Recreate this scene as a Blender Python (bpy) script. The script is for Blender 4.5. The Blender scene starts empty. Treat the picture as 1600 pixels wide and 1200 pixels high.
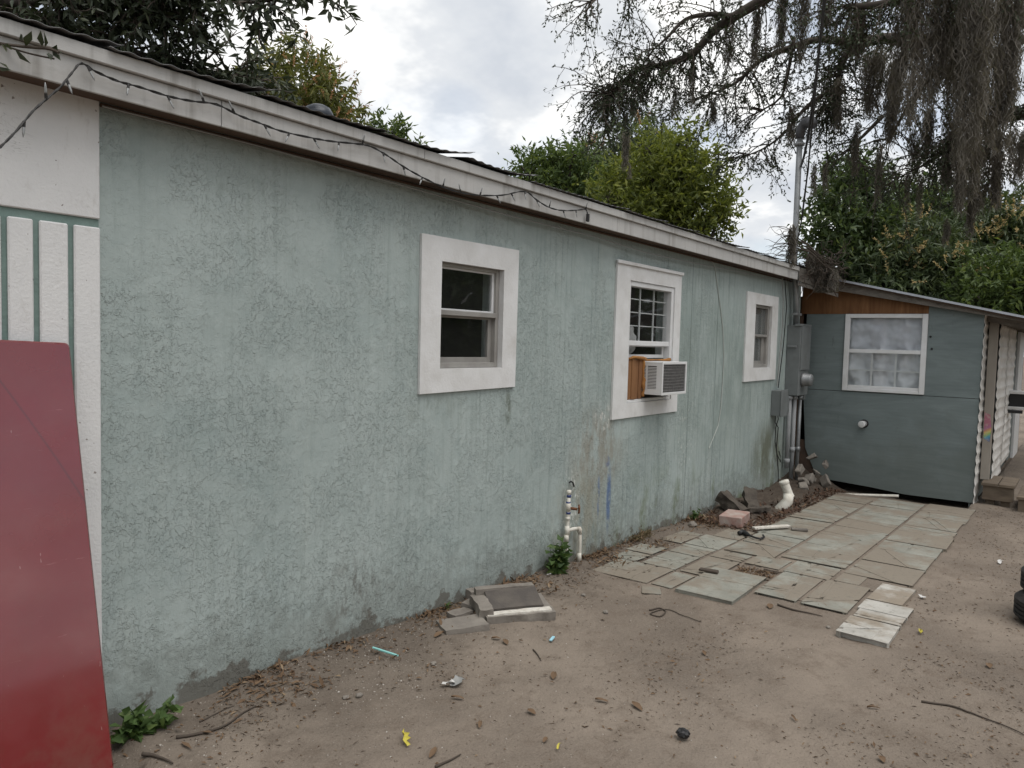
import bpy, bmesh, math, random
import numpy as np
from mathutils import Vector, Matrix, noise

random.seed(7)
RNG = np.random.default_rng(11)
SC = bpy.context.scene
COL = SC.collection
rad = math.radians

# ------------------------------------------------------------------ camera
R0 = np.array([[0.61274, -0.78984, 0.02672], [-0.02867, -0.05605, -0.99802], [0.78977, 0.61076, -0.05699]])
CAMP = np.array([0.0, -2.9912, 1.6])
FPX = 1159.96
cam_d = bpy.data.cameras.new('camera')
cam_d.sensor_fit = 'HORIZONTAL'
cam_d.sensor_width = 36.0
cam_d.lens = FPX * 36.0 / 1600.0
cam_d.clip_start = 0.05
cam_d.clip_end = 2000
cam = bpy.data.objects.new('camera', cam_d)
COL.objects.link(cam)
_m = Matrix.Identity(4)
for _i in range(3):
    _m[_i][0] = R0[0][_i]
    _m[_i][1] = -R0[1][_i]
    _m[_i][2] = -R0[2][_i]
    _m[_i][3] = CAMP[_i]
cam.matrix_world = _m
SC.camera = cam

# ------------------------------------------------------------------ light and exposure
SUN_EL, SUN_AZ = 70.0, 264.0          # azimuth: direction to the sun, degrees from +x anticlockwise
world = bpy.data.worlds.new('World')
SC.world = world
world.use_nodes = True
wt = world.node_tree
wt.nodes.clear()


def wn(t, **kw):
    n = wt.nodes.new(t)
    for k, v in kw.items():
        setattr(n, k, v)
    return n


def wmath(op, a, b=None, clamp=False):
    n = wn('ShaderNodeMath', operation=op, use_clamp=clamp)
    for i, v in enumerate((a, b)):
        if v is None:
            continue
        if isinstance(v, (int, float)):
            n.inputs[i].default_value = v
        else:
            wt.links.new(v, n.inputs[i])
    return n.outputs[0]


w_out = wn('ShaderNodeOutputWorld')
w_bg = wn('ShaderNodeBackground')
w_bg.inputs['Strength'].default_value = 0.1
w_sky = wn('ShaderNodeTexSky', sky_type='NISHITA')
w_sky.sun_disc = False
w_sky.sun_elevation = rad(SUN_EL)
w_sky.sun_rotation = rad(90.0 - SUN_AZ)
w_tc = wn('ShaderNodeTexCoord')
w_sep = wn('ShaderNodeSeparateXYZ')
wt.links.new(w_tc.outputs['Generated'], w_sep.inputs[0])
_den = wmath('ADD', wmath('MAXIMUM', w_sep.outputs[2], 0.0), 0.32)
_u = wmath('DIVIDE', w_sep.outputs[0], _den)
_v = wmath('DIVIDE', w_sep.outputs[1], _den)
w_cmb = wn('ShaderNodeCombineXYZ')
wt.links.new(_u, w_cmb.inputs[0])
wt.links.new(_v, w_cmb.inputs[1])
w_n1 = wn('ShaderNodeTexNoise', noise_dimensions='2D')
w_n1.inputs['Scale'].default_value = 2.9
w_n1.inputs['Detail'].default_value = 5
w_n1.inputs['Roughness'].default_value = 0.56
w_n1.inputs['Distortion'].default_value = 0.0
wt.links.new(w_cmb.outputs[0], w_n1.inputs['Vector'])
w_r1 = wn('ShaderNodeValToRGB')
_e = w_r1.color_ramp.elements
_e[0].position = 0.30
_e[0].color = (5.0, 5.3, 5.75, 1)
_e[1].position = 0.70
_e[1].color = (10.4, 10.3, 10.0, 1)
_k = w_r1.color_ramp.elements.new(0.47)
_k.color = (6.1, 6.3, 6.55, 1)
_k = w_r1.color_ramp.elements.new(0.58)
_k.color = (8.3, 8.3, 8.2, 1)
wt.links.new(w_n1.outputs[0], w_r1.inputs[0])
w_n2 = wn('ShaderNodeTexNoise', noise_dimensions='2D')
w_n2.inputs['Scale'].default_value = 1.7
w_n2.inputs['Detail'].default_value = 2
w_n2.inputs['Roughness'].default_value = 0.6
w_map2 = wn('ShaderNodeMapping')
w_map2.inputs['Location'].default_value = (3.1, 7.7, 1.0)
wt.links.new(w_cmb.outputs[0], w_map2.inputs[0])
wt.links.new(w_map2.outputs[0], w_n2.inputs['Vector'])
w_r2 = wn('ShaderNodeValToRGB')
w_r2.color_ramp.elements[0].position = 0.36
w_r2.color_ramp.elements[0].color = (0.62, 0.62, 0.62, 1)
w_r2.color_ramp.elements[1].position = 0.50
w_r2.color_ramp.elements[1].color = (1, 1, 1, 1)
wt.links.new(w_n2.outputs[0], w_r2.inputs[0])
w_scl = wn('ShaderNodeMixRGB', blend_type='MULTIPLY')
w_scl.inputs[0].default_value = 1.0
w_scl.inputs[2].default_value = (1.25, 1.2, 1.15, 1)
wt.links.new(w_sky.outputs[0], w_scl.inputs[1])
w_mix = wn('ShaderNodeMixRGB')
wt.links.new(w_r2.outputs[0], w_mix.inputs[0])
wt.links.new(w_scl.outputs[0], w_mix.inputs[1])
wt.links.new(w_r1.outputs[0], w_mix.inputs[2])
wt.links.new(w_mix.outputs[0], w_bg.inputs['Color'])
wt.links.new(w_bg.outputs[0], w_out.inputs[0])

sun_d = bpy.data.lights.new('sun', 'SUN')
sun_d.energy = 1.5
sun_d.angle = rad(46)
sun_d.color = (1.0, 0.965, 0.92)
sun = bpy.data.objects.new('sun', sun_d)
COL.objects.link(sun)
_sd = Vector((math.cos(rad(SUN_AZ)) * math.cos(rad(SUN_EL)), math.sin(rad(SUN_AZ)) * math.cos(rad(SUN_EL)), math.sin(rad(SUN_EL))))
sun.rotation_euler = _sd.to_track_quat('Z', 'Y').to_euler()
sun.location = (0, -8, 14)

SC.view_settings.view_transform = 'Standard'
SC.view_settings.look = 'None'
SC.view_settings.exposure = 0.42
SC.view_settings.gamma = 1.0
SC.view_settings.use_curve_mapping = False
SC.cycles.max_bounces = 4
SC.cycles.transmission_bounces = 2
SC.cycles.glossy_bounces = 2
SC.cycles.diffuse_bounces = 2
SC.cycles.transparent_max_bounces = 8
SC.cycles.caustics_reflective = False
SC.cycles.caustics_refractive = False

# ------------------------------------------------------------------ survey helpers (measured points -> real planes)


def ray(px, py):
    return R0.T @ np.array([(px - 800.0) / FPX, (py - 600.0) / FPX, 1.0])


def onwall(px, py, y=0.0):
    r = ray(px, py)
    return CAMP + r * ((y - CAMP[1]) / r[1])


def onx(px, py, x):
    r = ray(px, py)
    return CAMP + r * ((x - CAMP[0]) / r[0])


def gz(x, y=0.0):
    return -0.02 * (min(max(x, 1.5), 14.0) - 1.5)


def ong(px, py, dz=0.0):
    r = ray(px, py)
    s = (0.03 + dz - CAMP[2]) / (r[2] + 0.02 * r[0])
    p = CAMP + r * s
    if p[0] < 1.5:
        s = (dz - CAMP[2]) / r[2]
        p = CAMP + r * s
    return p


def at(px, py, dist):
    r = ray(px, py)
    return CAMP + r / np.linalg.norm(r) * dist


# ------------------------------------------------------------------ mesh helpers


class B:
    def __init__(self):
        self.bm = bmesh.new()

    def box(self, a, b, bev=0.0, f=None, seg=1, jit=0.0):
        vs = []
        for z in (a[2], b[2]):
            for (x, y) in ((a[0], a[1]), (b[0], a[1]), (b[0], b[1]), (a[0], b[1])):
                p = (x, y, z)
                if f:
                    p = f(*p)
                p = Vector(p)
                if jit:
                    p += Vector((random.uniform(-jit, jit), random.uniform(-jit, jit), random.uniform(-jit, jit)))
                vs.append(self.bm.verts.new(p))
        fs = []
        for q in ((0, 1, 2, 3), (4, 5, 6, 7), (0, 1, 5, 4), (1, 2, 6, 5), (2, 3, 7, 6), (3, 0, 4, 7)):
            fs.append(self.bm.faces.new([vs[i] for i in q]))
        if bev > 0:
            es = list({e for fa in fs for e in fa.edges})
            bmesh.ops.recalc_face_normals(self.bm, faces=fs)
            bmesh.ops.bevel(self.bm, geom=es, offset=bev, segments=seg, affect='EDGES', profile=0.5)
        return self

    def prism(self, pts, z0, z1, f=None, bev=0.0):
        lo = []
        hi = []
        for (x, y) in pts:
            p, q = (x, y, z0), (x, y, z1)
            if f:
                p, q = f(*p), f(*q)
            lo.append(self.bm.verts.new(p))
            hi.append(self.bm.verts.new(q))
        n = len(pts)
        fs = [self.bm.faces.new(lo), self.bm.faces.new(hi)]
        for i in range(n):
            fs.append(self.bm.faces.new([lo[i], lo[(i + 1) % n], hi[(i + 1) % n], hi[i]]))
        if bev > 0:
            bmesh.ops.recalc_face_normals(self.bm, faces=fs)
            es = list(fs[1].edges)
            bmesh.ops.bevel(self.bm, geom=es, offset=bev, segments=1, affect='EDGES', profile=0.5)
        return self

    def tube(self, path, r, n=8, cap=True):
        pts = [Vector(p) for p in path]
        m = len(pts)
        rs = r if isinstance(r, (list, tuple)) else [r] * m
        rings = []
        up = None
        for i, p in enumerate(pts):
            d = (pts[min(i + 1, m - 1)] - pts[max(i - 1, 0)])
            if d.length < 1e-9:
                d = Vector((0, 0, 1))
            d.normalize()
            if up is None:
                up = Vector((0, 0, 1)) if abs(d.z) < 0.9 else Vector((1, 0, 0))
            s = d.cross(up)
            if s.length < 1e-6:
                s = d.cross(Vector((0, 1, 0.3)))
            s.normalize()
            up = s.cross(d)
            rings.append([self.bm.verts.new(p + (s * math.cos(a) + up * math.sin(a)) * rs[i]) for a in [2 * math.pi * k / n for k in range(n)]])
        for i in range(m - 1):
            for k in range(n):
                self.bm.faces.new([rings[i][k], rings[i][(k + 1) % n], rings[i + 1][(k + 1) % n], rings[i + 1][k]])
        if cap:
            self.bm.faces.new(rings[0])
            self.bm.faces.new(rings[-1])
        return self

    def lathe(self, prof, c, axis=(0, 0, 1), n=24, closed=False):
        ax = Vector(axis).normalized()
        s = ax.cross(Vector((0, 0, 1)) if abs(ax.z) < 0.9 else Vector((1, 0, 0))).normalized()
        t = ax.cross(s)
        c = Vector(c)
        rings = []
        for (r, h) in prof:
            rings.append([self.bm.verts.new(c + ax * h + (s * math.cos(a) + t * math.sin(a)) * max(r, 1e-4)) for a in [2 * math.pi * k / n for k in range(n)]])
        m = len(rings)
        for i in range(m if closed else m - 1):
            A, Bq = rings[i], rings[(i + 1) % m]
            for k in range(n):
                self.bm.faces.new([A[k], A[(k + 1) % n], Bq[(k + 1) % n], Bq[k]])
        if not closed:
            self.bm.faces.new(rings[0])
            self.bm.faces.new(rings[-1])
        return self

    def quad(self, *ps):
        self.bm.faces.new([self.bm.verts.new(p) for p in ps])
        return self

    def done(self, name, mat, parent=None, smooth=False, recalc=True):
        if recalc:
            bmesh.ops.recalc_face_normals(self.bm, faces=self.bm.faces[:])
        me = bpy.data.meshes.new(name)
        self.bm.to_mesh(me)
        self.bm.free()
        if smooth:
            for p in me.polygons:
                p.use_smooth = True
        return link(name, me, mat, parent)


def link(name, me, mat, parent=None):
    o = bpy.data.objects.new(name, me)
    COL.objects.link(o)
    if mat is not None and not me.materials:
        me.materials.append(mat)
    if parent is not None:
        adopt(o, parent)
    return o


def adopt(o, parent):
    o.parent = parent
    m = Matrix.Identity(4)
    p = parent
    while p is not None:
        m = p.matrix_basis.copy() @ m if p.parent is None else p.matrix_parent_inverse @ p.matrix_basis @ m
        p = p.parent
    o.matrix_parent_inverse = m.inverted()


def tag(o, label=None, cat=None, group=None, kind=None):
    for k, v in (('label', label), ('category', cat), ('group', group), ('kind', kind)):
        if v:
            o[k] = v
    return o


def thing(name, loc, label, cat, group=None):
    o = bpy.data.objects.new(name, None)
    o.empty_display_size = 0.1
    o.location = loc
    COL.objects.link(o)
    return tag(o, label, cat, group)


def np_mesh(name, verts, quads, smooth=False):
    me = bpy.data.meshes.new(name)
    verts = np.asarray(verts, dtype=np.float32).reshape(-1, 3)
    quads = np.asarray(quads, dtype=np.int32)
    k = quads.shape[1]
    me.vertices.add(len(verts))
    me.vertices.foreach_set('co', verts.ravel())
    me.loops.add(quads.size)
    me.loops.foreach_set('vertex_index', quads.ravel())
    me.polygons.add(len(quads))
    me.polygons.foreach_set('loop_start', np.arange(len(quads), dtype=np.int32) * k)
    me.polygons.foreach_set('loop_total', np.full(len(quads), k, dtype=np.int32))
    me.update(calc_edges=True)
    if smooth:
        me.polygons.foreach_set('use_smooth', np.ones(len(quads), dtype=bool))
    return me


def limb_path(pts):
    """smooth polyline through control points"""
    P = [Vector(p) for p in pts]
    out = []
    for i in range(len(P) - 1):
        p0, p1, p2, p3 = P[max(i - 1, 0)], P[i], P[i + 1], P[min(i + 2, len(P) - 1)]
        for k in range(4):
            t = k / 4
            out.append(0.5 * ((2 * p1) + (-p0 + p2) * t + (2 * p0 - 5 * p1 + 4 * p2 - p3) * t * t + (-p0 + 3 * p1 - 3 * p2 + p3) * t ** 3))
    out.append(P[-1])
    return out


def leaf_arrays(base, d, L, W, rng, fold=0.25):
    """kite shaped leaves, two faces folded along the midrib: base (N,3), direction (N,3)"""
    n = len(base)
    d = d / (np.linalg.norm(d, axis=1, keepdims=True) + 1e-9)
    rnd = rng.normal(size=(n, 3))
    s = np.cross(d, rnd)
    s /= (np.linalg.norm(s, axis=1, keepdims=True) + 1e-9)
    nn = np.cross(s, d)
    L = np.asarray(L).reshape(-1, 1) * np.ones((n, 1))
    W = np.asarray(W).reshape(-1, 1) * np.ones((n, 1))
    mid = base + d * L * 0.45
    v = np.empty((n, 4, 3))
    v[:, 0] = base
    v[:, 1] = mid + s * W * 0.5 + nn * W * fold
    v[:, 2] = base + d * L - nn * L * 0.10
    v[:, 3] = mid - s * W * 0.5 + nn * W * fold
    i = (np.arange(n) * 4).reshape(-1, 1)
    f = np.concatenate([np.concatenate([i, i + 1, i + 2], 1), np.concatenate([i, i + 2, i + 3], 1)], 0)
    return v.reshape(-1, 3), f


def unit(v):
    return v / (np.linalg.norm(v, axis=1, keepdims=True) + 1e-9)


# ------------------------------------------------------------------ materials


class Mat:
    def __init__(self, name, color=(0.5, 0.5, 0.5), rough=0.7, metal=0.0, spec=0.4):
        self.m = bpy.data.materials.new(name)
        self.m.use_nodes = True
        self.t = self.m.node_tree
        self.p = self.t.nodes['Principled BSDF']
        self.p.inputs['Base Color'].default_value = (*color, 1)
        self.p.inputs['Roughness'].default_value = rough
        self.p.inputs['Metallic'].default_value = metal
        self.p.inputs['Specular IOR Level'].default_value = spec
        self.tc = None
        self.c = None

    def n(self, t, **kw):
        x = self.t.nodes.new(t)
        for k, v in kw.items():
            setattr(x, k, v)
        return x

    def l(self, a, b):
        self.t.links.new(a, b)

    def co(self, scale=(1, 1, 1), loc=(0, 0, 0), rot=(0, 0, 0)):
        if self.tc is None:
            self.tc = self.n('ShaderNodeTexCoord')
        mp = self.n('ShaderNodeMapping')
        mp.inputs['Scale'].default_value = scale
        mp.inputs['Location'].default_value = loc
        mp.inputs['Rotation'].default_value = rot
        self.l(self.tc.outputs['Object'], mp.inputs[0])
        return mp.outputs[0]

    def noise(self, scale=5, detail=4, rough=0.55, dist=0.0, co=None):
        x = self.n('ShaderNodeTexNoise')
        x.inputs['Scale'].default_value = scale
        x.inputs['Detail'].default_value = min(detail, 4)
        x.inputs['Roughness'].default_value = rough
        x.inputs['Distortion'].default_value = dist if dist >= 0.7 else 0.0
        self.l(co if co is not None else self.co(), x.inputs['Vector'])
        return x.outputs[0]

    def ramp(self, v, a, b, ca=(0, 0, 0), cb=(1, 1, 1), ease=False):
        x = self.n('ShaderNodeValToRGB')
        if ease:
            x.color_ramp.interpolation = 'EASE'
        e = x.color_ramp.elements
        if a > b:
            a, b, ca, cb = b, a, cb, ca
        e[0].position = a
        e[1].position = b
        e[0].color = (*ca, 1)
        e[1].color = (*cb, 1)
        self.l(v, x.inputs[0])
        return x.outputs[0]

    def math(self, op, a, b=None, c=None, clamp=False):
        x = self.n('ShaderNodeMath', operation=op, use_clamp=clamp)
        for i, v in enumerate((a, b, c)):
            if v is None:
                continue
            if isinstance(v, (int, float)):
                x.inputs[i].default_value = v
            else:
                self.l(v, x.inputs[i])
        return x.outputs[0]

    def rng(self, v, a, b, lo=0.0, hi=1.0):
        x = self.n('ShaderNodeMapRange')
        x.interpolation_type = 'SMOOTHSTEP'
        x.inputs[1].default_value = a
        x.inputs[2].default_value = b
        x.inputs[3].default_value = lo
        x.inputs[4].default_value = hi
        self.l(v, x.inputs[0])
        return x.outputs[0]

    def mix(self, fac, a, b, mode='MIX'):
        x = self.n('ShaderNodeMixRGB', blend_type=mode)
        for i, v in enumerate((fac, a, b)):
            if isinstance(v, (int, float)):
                x.inputs[i].default_value = v
            elif isinstance(v, tuple):
                x.inputs[i].default_value = (*v, 1)
            else:
                self.l(v, x.inputs[i])
        return x.outputs[0]

    def xyz(self):
        s = self.n('ShaderNodeSeparateXYZ')
        self.l(self.co(), s.inputs[0])
        return s.outputs

    def color(self, sock):
        self.l(sock, self.p.inputs['Base Color'])
        return self

    def bump(self, h, dist=0.004, strength=0.6):
        b = self.n('ShaderNodeBump')
        b.inputs['Distance'].default_value = dist
        b.inputs['Strength'].default_value = strength
        self.l(h, b.inputs['Height'])
        self.l(b.outputs[0], self.p.inputs['Normal'])
        return self


def speckled(name, c1, c2, scale=8, rough=0.8, bump=0.0, bscale=60, dirt=None, spec=0.3, metal=0.0, stretch=(1, 1, 1), dirt_amt=0.6):
    M = Mat(name, c1, rough, metal, spec)
    col = M.mix(M.ramp(M.noise(scale, 6, 0.6, 0.3, M.co(stretch)), 0.35, 0.68), c1, c2)
    if dirt:
        d = M.rng(M.noise(scale * 0.45, 8, 0.7, 0.6, M.co(stretch, (4, 2, 9))), 0.52, 0.72, 0, dirt_amt)
        col = M.mix(d, col, dirt)
    M.color(col)
    if bump:
        M.bump(M.noise(bscale, 5, 0.65, 0, M.co(stretch)), bump, 0.7)
    return M.m


# main house stucco: trowelled relief, grime, streaks and paint marks
def make_stucco():
    M = Mat('green_stucco', (0.38, 0.47, 0.44), 0.85, 0, 0.2)
    X, Y, Z = M.xyz()
    n1 = M.noise(17, 4, 0.66, 0.35, M.co((1, 1, 0.85)))
    n2 = M.noise(46, 3, 0.65, 0.3, M.co((1, 1, 0.8), (5, 0, 3)))
    fine = M.noise(16, 5, 0.7)
    far = M.rng(X, 3.4, 6.4)
    p1 = M.rng(n1, 0.492, 0.508)
    p2 = M.rng(n2, 0.485, 0.515)
    patch = M.rng(M.noise(3.2, 3, 0.6, 0, M.co((1, 1, 1), (2, 2, 8))), 0.36, 0.60, 0.12, 1.0)
    h = M.math('ADD', p1, M.math('MULTIPLY', p2, 0.75))
    h = M.math('MULTIPLY', h, M.math('MULTIPLY', patch, M.rng(X, 5.0, 8.0, 1.0, 0.35)))
    streak = M.noise(1, 4, 0.65, 0.4, M.co((26, 1, 1.2)))
    h = M.math('ADD', h, M.math('MULTIPLY', fine, 0.5))
    h = M.math('ADD', h, M.math('MULTIPLY', M.math('MULTIPLY', streak, far), 1.2))
    M.bump(h, 0.0040, 0.85)
    big = M.noise(1.3, 5, 0.6, 0.3)
    col = M.mix(M.ramp(big, 0.32, 0.7), (0.325, 0.383, 0.370), (0.430, 0.492, 0.476))
    col = M.mix(M.rng(fine, 0.38, 0.7, 0, 0.35), col, (0.47, 0.53, 0.51))
    # shadow lines of the trowel edges painted dark, with dirt lodged there
    c2 = M.math('SUBTRACT', 1.0, M.math('MULTIPLY', M.math('ABSOLUTE', M.math('SUBTRACT', n1, 0.49)), 60.0), clamp=True)
    cr = M.math('MULTIPLY', M.math('MULTIPLY', c2, patch), 0.16)
    col = M.mix(cr, col, (0.13, 0.155, 0.145))
    # vertical weather streaks, stronger to the far end
    sk = M.math('MULTIPLY', M.rng(streak, 0.48, 0.72), M.rng(X, 1.4, 6.5, 0.20, 0.55))
    col = M.mix(sk, col, (0.19, 0.235, 0.215))
    sk2 = M.noise(1, 5, 0.6, 0.3, M.co((9, 1, 0.5), (7, 0, 2)))
    col = M.mix(M.math('MULTIPLY', M.rng(sk2, 0.55, 0.75), M.rng(X, 1.4, 7.0, 0.22, 0.42)), col, (0.47, 0.52, 0.48))
    col = M.mix(M.rng(M.noise(2.4, 4, 0.6, 1.0, M.co((1, 1, 1.3), (21, 0, 3))), 0.52, 0.64, 0, 0.18), col, (0.30, 0.375, 0.37))
    scf = M.rng(M.noise(4.2, 4, 0.75, 0.8, M.co((1, 1, 0.8), (12, 0, 5))), 0.60, 0.74, 0, 0.42)
    col = M.mix(scf, col, (0.23, 0.265, 0.24))
    # splash dirt, algae near the ground
    zg = M.math('ADD', Z, M.math('MULTIPLY', M.math('MAXIMUM', M.math('SUBTRACT', X, 1.5), 0.0), 0.02))
    dn = M.noise(7, 7, 0.7, 0.5)
    edge = M.math('SUBTRACT', zg, M.math('MULTIPLY', M.math('SUBTRACT', dn, 0.42), 0.55))
    col = M.mix(M.rng(edge, 0.0, 0.055, 0.9, 0.0), col, (0.115, 0.10, 0.085))
    col = M.mix(M.rng(M.math('ADD', edge, M.math('MULTIPLY', M.math('SUBTRACT', fine, 0.5), 0.8)), 0.02, 0.42, 0.42, 0.0), col, (0.20, 0.205, 0.18))
    alg = M.math('MULTIPLY', M.rng(M.noise(2.2, 6, 0.7, 0.6, M.co((1.5, 1, 0.8), (1, 0, 4))), 0.5, 0.7), M.rng(zg, 0.15, 0.8, 0.75, 0.0))
    alg = M.math('MULTIPLY', alg, M.rng(X, 4.2, 6.0))
    col = M.mix(alg, col, (0.13, 0.16, 0.07))
    # blotchy brownish patch beside the AC window and round the tap
    def blot(cx, cz, rx, rz, c, amt, sc=9.0, lo=0.35, hi=0.6):
        dx = M.math('DIVIDE', M.math('SUBTRACT', X, cx), rx)
        dz = M.math('DIVIDE', M.math('SUBTRACT', Z, cz), rz)
        r = M.math('SQRT', M.math('ADD', M.math('MULTIPLY', dx, dx), M.math('MULTIPLY', dz, dz)))
        m = M.math('MULTIPLY', M.rng(r, 0.3, 1.0, 1.0, 0.0), M.rng(M.noise(sc, 6, 0.7, 0.4, M.co((1, 1, 0.45), (cx, 0, cz))), lo, hi))
        return M.mix(M.math('MULTIPLY', m, amt), col, c)
    col = blot(5.0, 0.75, 0.55, 0.5, (0.25, 0.22, 0.17), 0.65)
    col = blot(4.75, 0.25, 0.5, 0.55, (0.33, 0.31, 0.24), 0.6)
    col = blot(5.18, 0.36, 0.05, 0.34, (0.07, 0.14, 0.32), 0.75, 22, 0.36, 0.5)
    col = blot(5.02, 0.40, 0.03, 0.26, (0.09, 0.16, 0.33), 0.6, 22, 0.38, 0.55)
    col = blot(5.15, 0.66, 0.05, 0.06, (0.10, 0.16, 0.33), 0.55, 22, 0.4, 0.55)
    col = blot(4.62, 0.42, 0.16, 0.36, (0.72, 0.74, 0.70), 0.9, 38, 0.53, 0.60)
    col = blot(5.05, 1.02, 0.2, 0.16, (0.66, 0.66, 0.62), 0.8, 30, 0.53, 0.60)
    col = blot(6.6, 0.75, 0.35, 0.45, (0.72, 0.74, 0.70), 0.8, 34, 0.57, 0.63)
    col = blot(3.83, 1.16, 0.05, 0.16, (0.14, 0.16, 0.12), 0.7, 20, 0.38, 0.55)
    col = blot(3.1, 1.2, 0.3, 0.14, (0.22, 0.25, 0.22), 0.5, 12, 0.45, 0.62)
    col = blot(2.55, 0.22, 0.25, 0.35, (0.13, 0.12, 0.10), 0.6, 16, 0.45, 0.65)
    col = blot(9.0, 0.35, 0.8, 0.5, (0.10, 0.10, 0.05), 0.75, 4, 0.3, 0.6)
    col = blot(7.3, 1.3, 2.2, 1.1, (0.20, 0.25, 0.225), 0.55, 2.0, 0.35, 0.6)
    # plywood sheet joints under the coating at the far end
    for jx in (6.62, 7.25):
        j = M.math('SUBTRACT', 1.0, M.math('DIVIDE', M.math('ABSOLUTE', M.math('SUBTRACT', X, jx)), 0.012), clamp=True)
        col = M.mix(M.math('MULTIPLY', j, 0.55), col, (0.08, 0.10, 0.09))
    M.color(col)
    return M.m


def make_white_stucco():
    M = Mat('white_stucco', (0.72, 0.71, 0.69), 0.8, 0, 0.25)
    col = M.mix(M.ramp(M.noise(2.2, 6, 0.65), 0.35, 0.7), (0.70, 0.70, 0.695), (0.78, 0.775, 0.765))
    col = M.mix(M.rng(M.noise(30, 5, 0.7, 0, M.co((1, 1, 0.4))), 0.56, 0.75, 0, 0.35), col, (0.5, 0.48, 0.45))
    ck = M.noise(3.5, 5, 0.7, 1.2, M.co((0.7, 1, 2.5), (3, 0, 1)))
    ckm = M.math('SUBTRACT', 1.0, M.math('MULTIPLY', M.math('ABSOLUTE', M.math('SUBTRACT', ck, 0.5)), 160.0), clamp=True)
    brk = M.rng(M.noise(2.0, 3, 0.5, 0, M.co((1, 1, 1), (8, 8, 8))), 0.55, 0.62)
    col = M.mix(M.math('MULTIPLY', M.math('MULTIPLY', ckm, brk), 0.5), col, (0.25, 0.24, 0.22))
    spot = M.rng(M.noise(42, 2, 0.5, 0, M.co((1, 1, 1), (1, 5, 1))), 0.735, 0.76, 0, 0.7)
    col = M.mix(spot, col, (0.14, 0.10, 0.07))
    M.color(col)
    M.bump(M.noise(70, 5, 0.7), 0.004, 0.6)
    return M.m


M_STUCCO = make_stucco()
M_WHITE = make_white_stucco()
M_TRIM = speckled('trim_paint', (0.76, 0.76, 0.755), (0.66, 0.655, 0.64), 5, 0.75, 0.003, 60, (0.42, 0.39, 0.34), dirt_amt=0.35)
M_JOINT = speckled('joint_paint', (0.17, 0.24, 0.22), (0.22, 0.30, 0.275), 9, 0.85, 0.004, 60)


def make_fascia():
    M = Mat('fascia_paint', (0.6, 0.6, 0.58), 0.7, 0, 0.3)
    col = M.mix(M.ramp(M.noise(1.6, 6, 0.65), 0.3, 0.7), (0.44, 0.435, 0.42), (0.56, 0.55, 0.53))
    sk = M.noise(1, 5, 0.7, 0.2, M.co((14, 1, 1.0)))
    col = M.mix(M.rng(sk, 0.48, 0.75, 0, 0.65), col, (0.27, 0.255, 0.23))
    col = M.mix(M.rng(M.noise(12, 7, 0.75, 0.5, M.co((0.5, 1, 1))), 0.56, 0.75, 0, 0.5), col, (0.40, 0.39, 0.37))
    M.color(col)
    M.bump(M.noise(40, 5, 0.7, 0, M.co((0.3, 1, 1))), 0.003, 0.5)
    return M.m


M_FASCIA = make_fascia()
M_SOFFIT = speckled('soffit_wood', (0.13, 0.085, 0.06), (0.08, 0.055, 0.042), 6, 0.85, 0.002, 60, stretch=(0.3, 1, 1))
M_OLDWOOD = speckled('weathered_wood', (0.22, 0.20, 0.175), (0.14, 0.125, 0.11), 10, 0.9, 0.004, 40, (0.07, 0.06, 0.05), stretch=(0.25, 1, 2.2))
M_DECK = speckled('deck_wood', (0.19, 0.15, 0.11), (0.12, 0.095, 0.07), 9, 0.85, 0.004, 30, (0.06, 0.045, 0.035), stretch=(2.2, 0.3, 1))
M_ROOF = speckled('roof_metal', (0.17, 0.17, 0.172), (0.10, 0.098, 0.095), 3, 0.45, 0.0, 60, (0.14, 0.10, 0.07), spec=0.5, metal=0.6)
M_SHEDROOF = speckled('shed_roof_metal', (0.46, 0.48, 0.52), (0.38, 0.40, 0.43), 4, 0.42, spec=0.5, metal=0.7)
M_SIDING = speckled('white_siding', (0.74, 0.72, 0.69), (0.62, 0.60, 0.56), 4, 0.6, 0, 60, (0.24, 0.20, 0.16), stretch=(0.6, 1, 1.5))
M_POST = speckled('post_paint', (0.36, 0.33, 0.285), (0.29, 0.26, 0.225), 5, 0.7, 0, 60, (0.22, 0.18, 0.14), stretch=(1, 1, 0.3))
M_ALU = speckled('window_aluminium', (0.40, 0.385, 0.36), (0.31, 0.295, 0.275), 7, 0.5, 0, 60, spec=0.5, metal=0.35)
M_VINYL = speckled('white_vinyl', (0.74, 0.745, 0.75), (0.66, 0.66, 0.65), 4, 0.5, 0, 60, (0.4, 0.37, 0.33), dirt_amt=0.3)
M_DARK = Mat('dark_interior', (0.05, 0.048, 0.045), 0.9).m
M_BLACK = Mat('black_plastic', (0.02, 0.02, 0.021), 0.55).m
M_CABLE = Mat('cable_black', (0.025, 0.024, 0.023), 0.6).m
M_GREYCABLE = Mat('cable_grey', (0.28, 0.28, 0.27), 0.6).m
M_PVC = speckled('white_pvc', (0.74, 0.72, 0.65), (0.62, 0.58, 0.50), 14, 0.5, 0, 60, (0.34, 0.26, 0.18), dirt_amt=0.5)
M_BLUEGLUE = Mat('blue_primer', (0.03, 0.05, 0.17), 0.5).m
M_RUST = speckled('rusty_iron', (0.20, 0.085, 0.04), (0.10, 0.05, 0.03), 30, 0.85, 0.002, 90)
M_GALV = speckled('galvanised_steel', (0.30, 0.31, 0.315), (0.22, 0.228, 0.23), 6, 0.48, 0, 60, (0.2, 0.19, 0.17), spec=0.5, metal=0.45)
M_GREYPAINT = speckled('grey_box_paint', (0.195, 0.21, 0.21), (0.155, 0.165, 0.165), 5, 0.55, 0, 60, (0.14, 0.135, 0.125))
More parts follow.
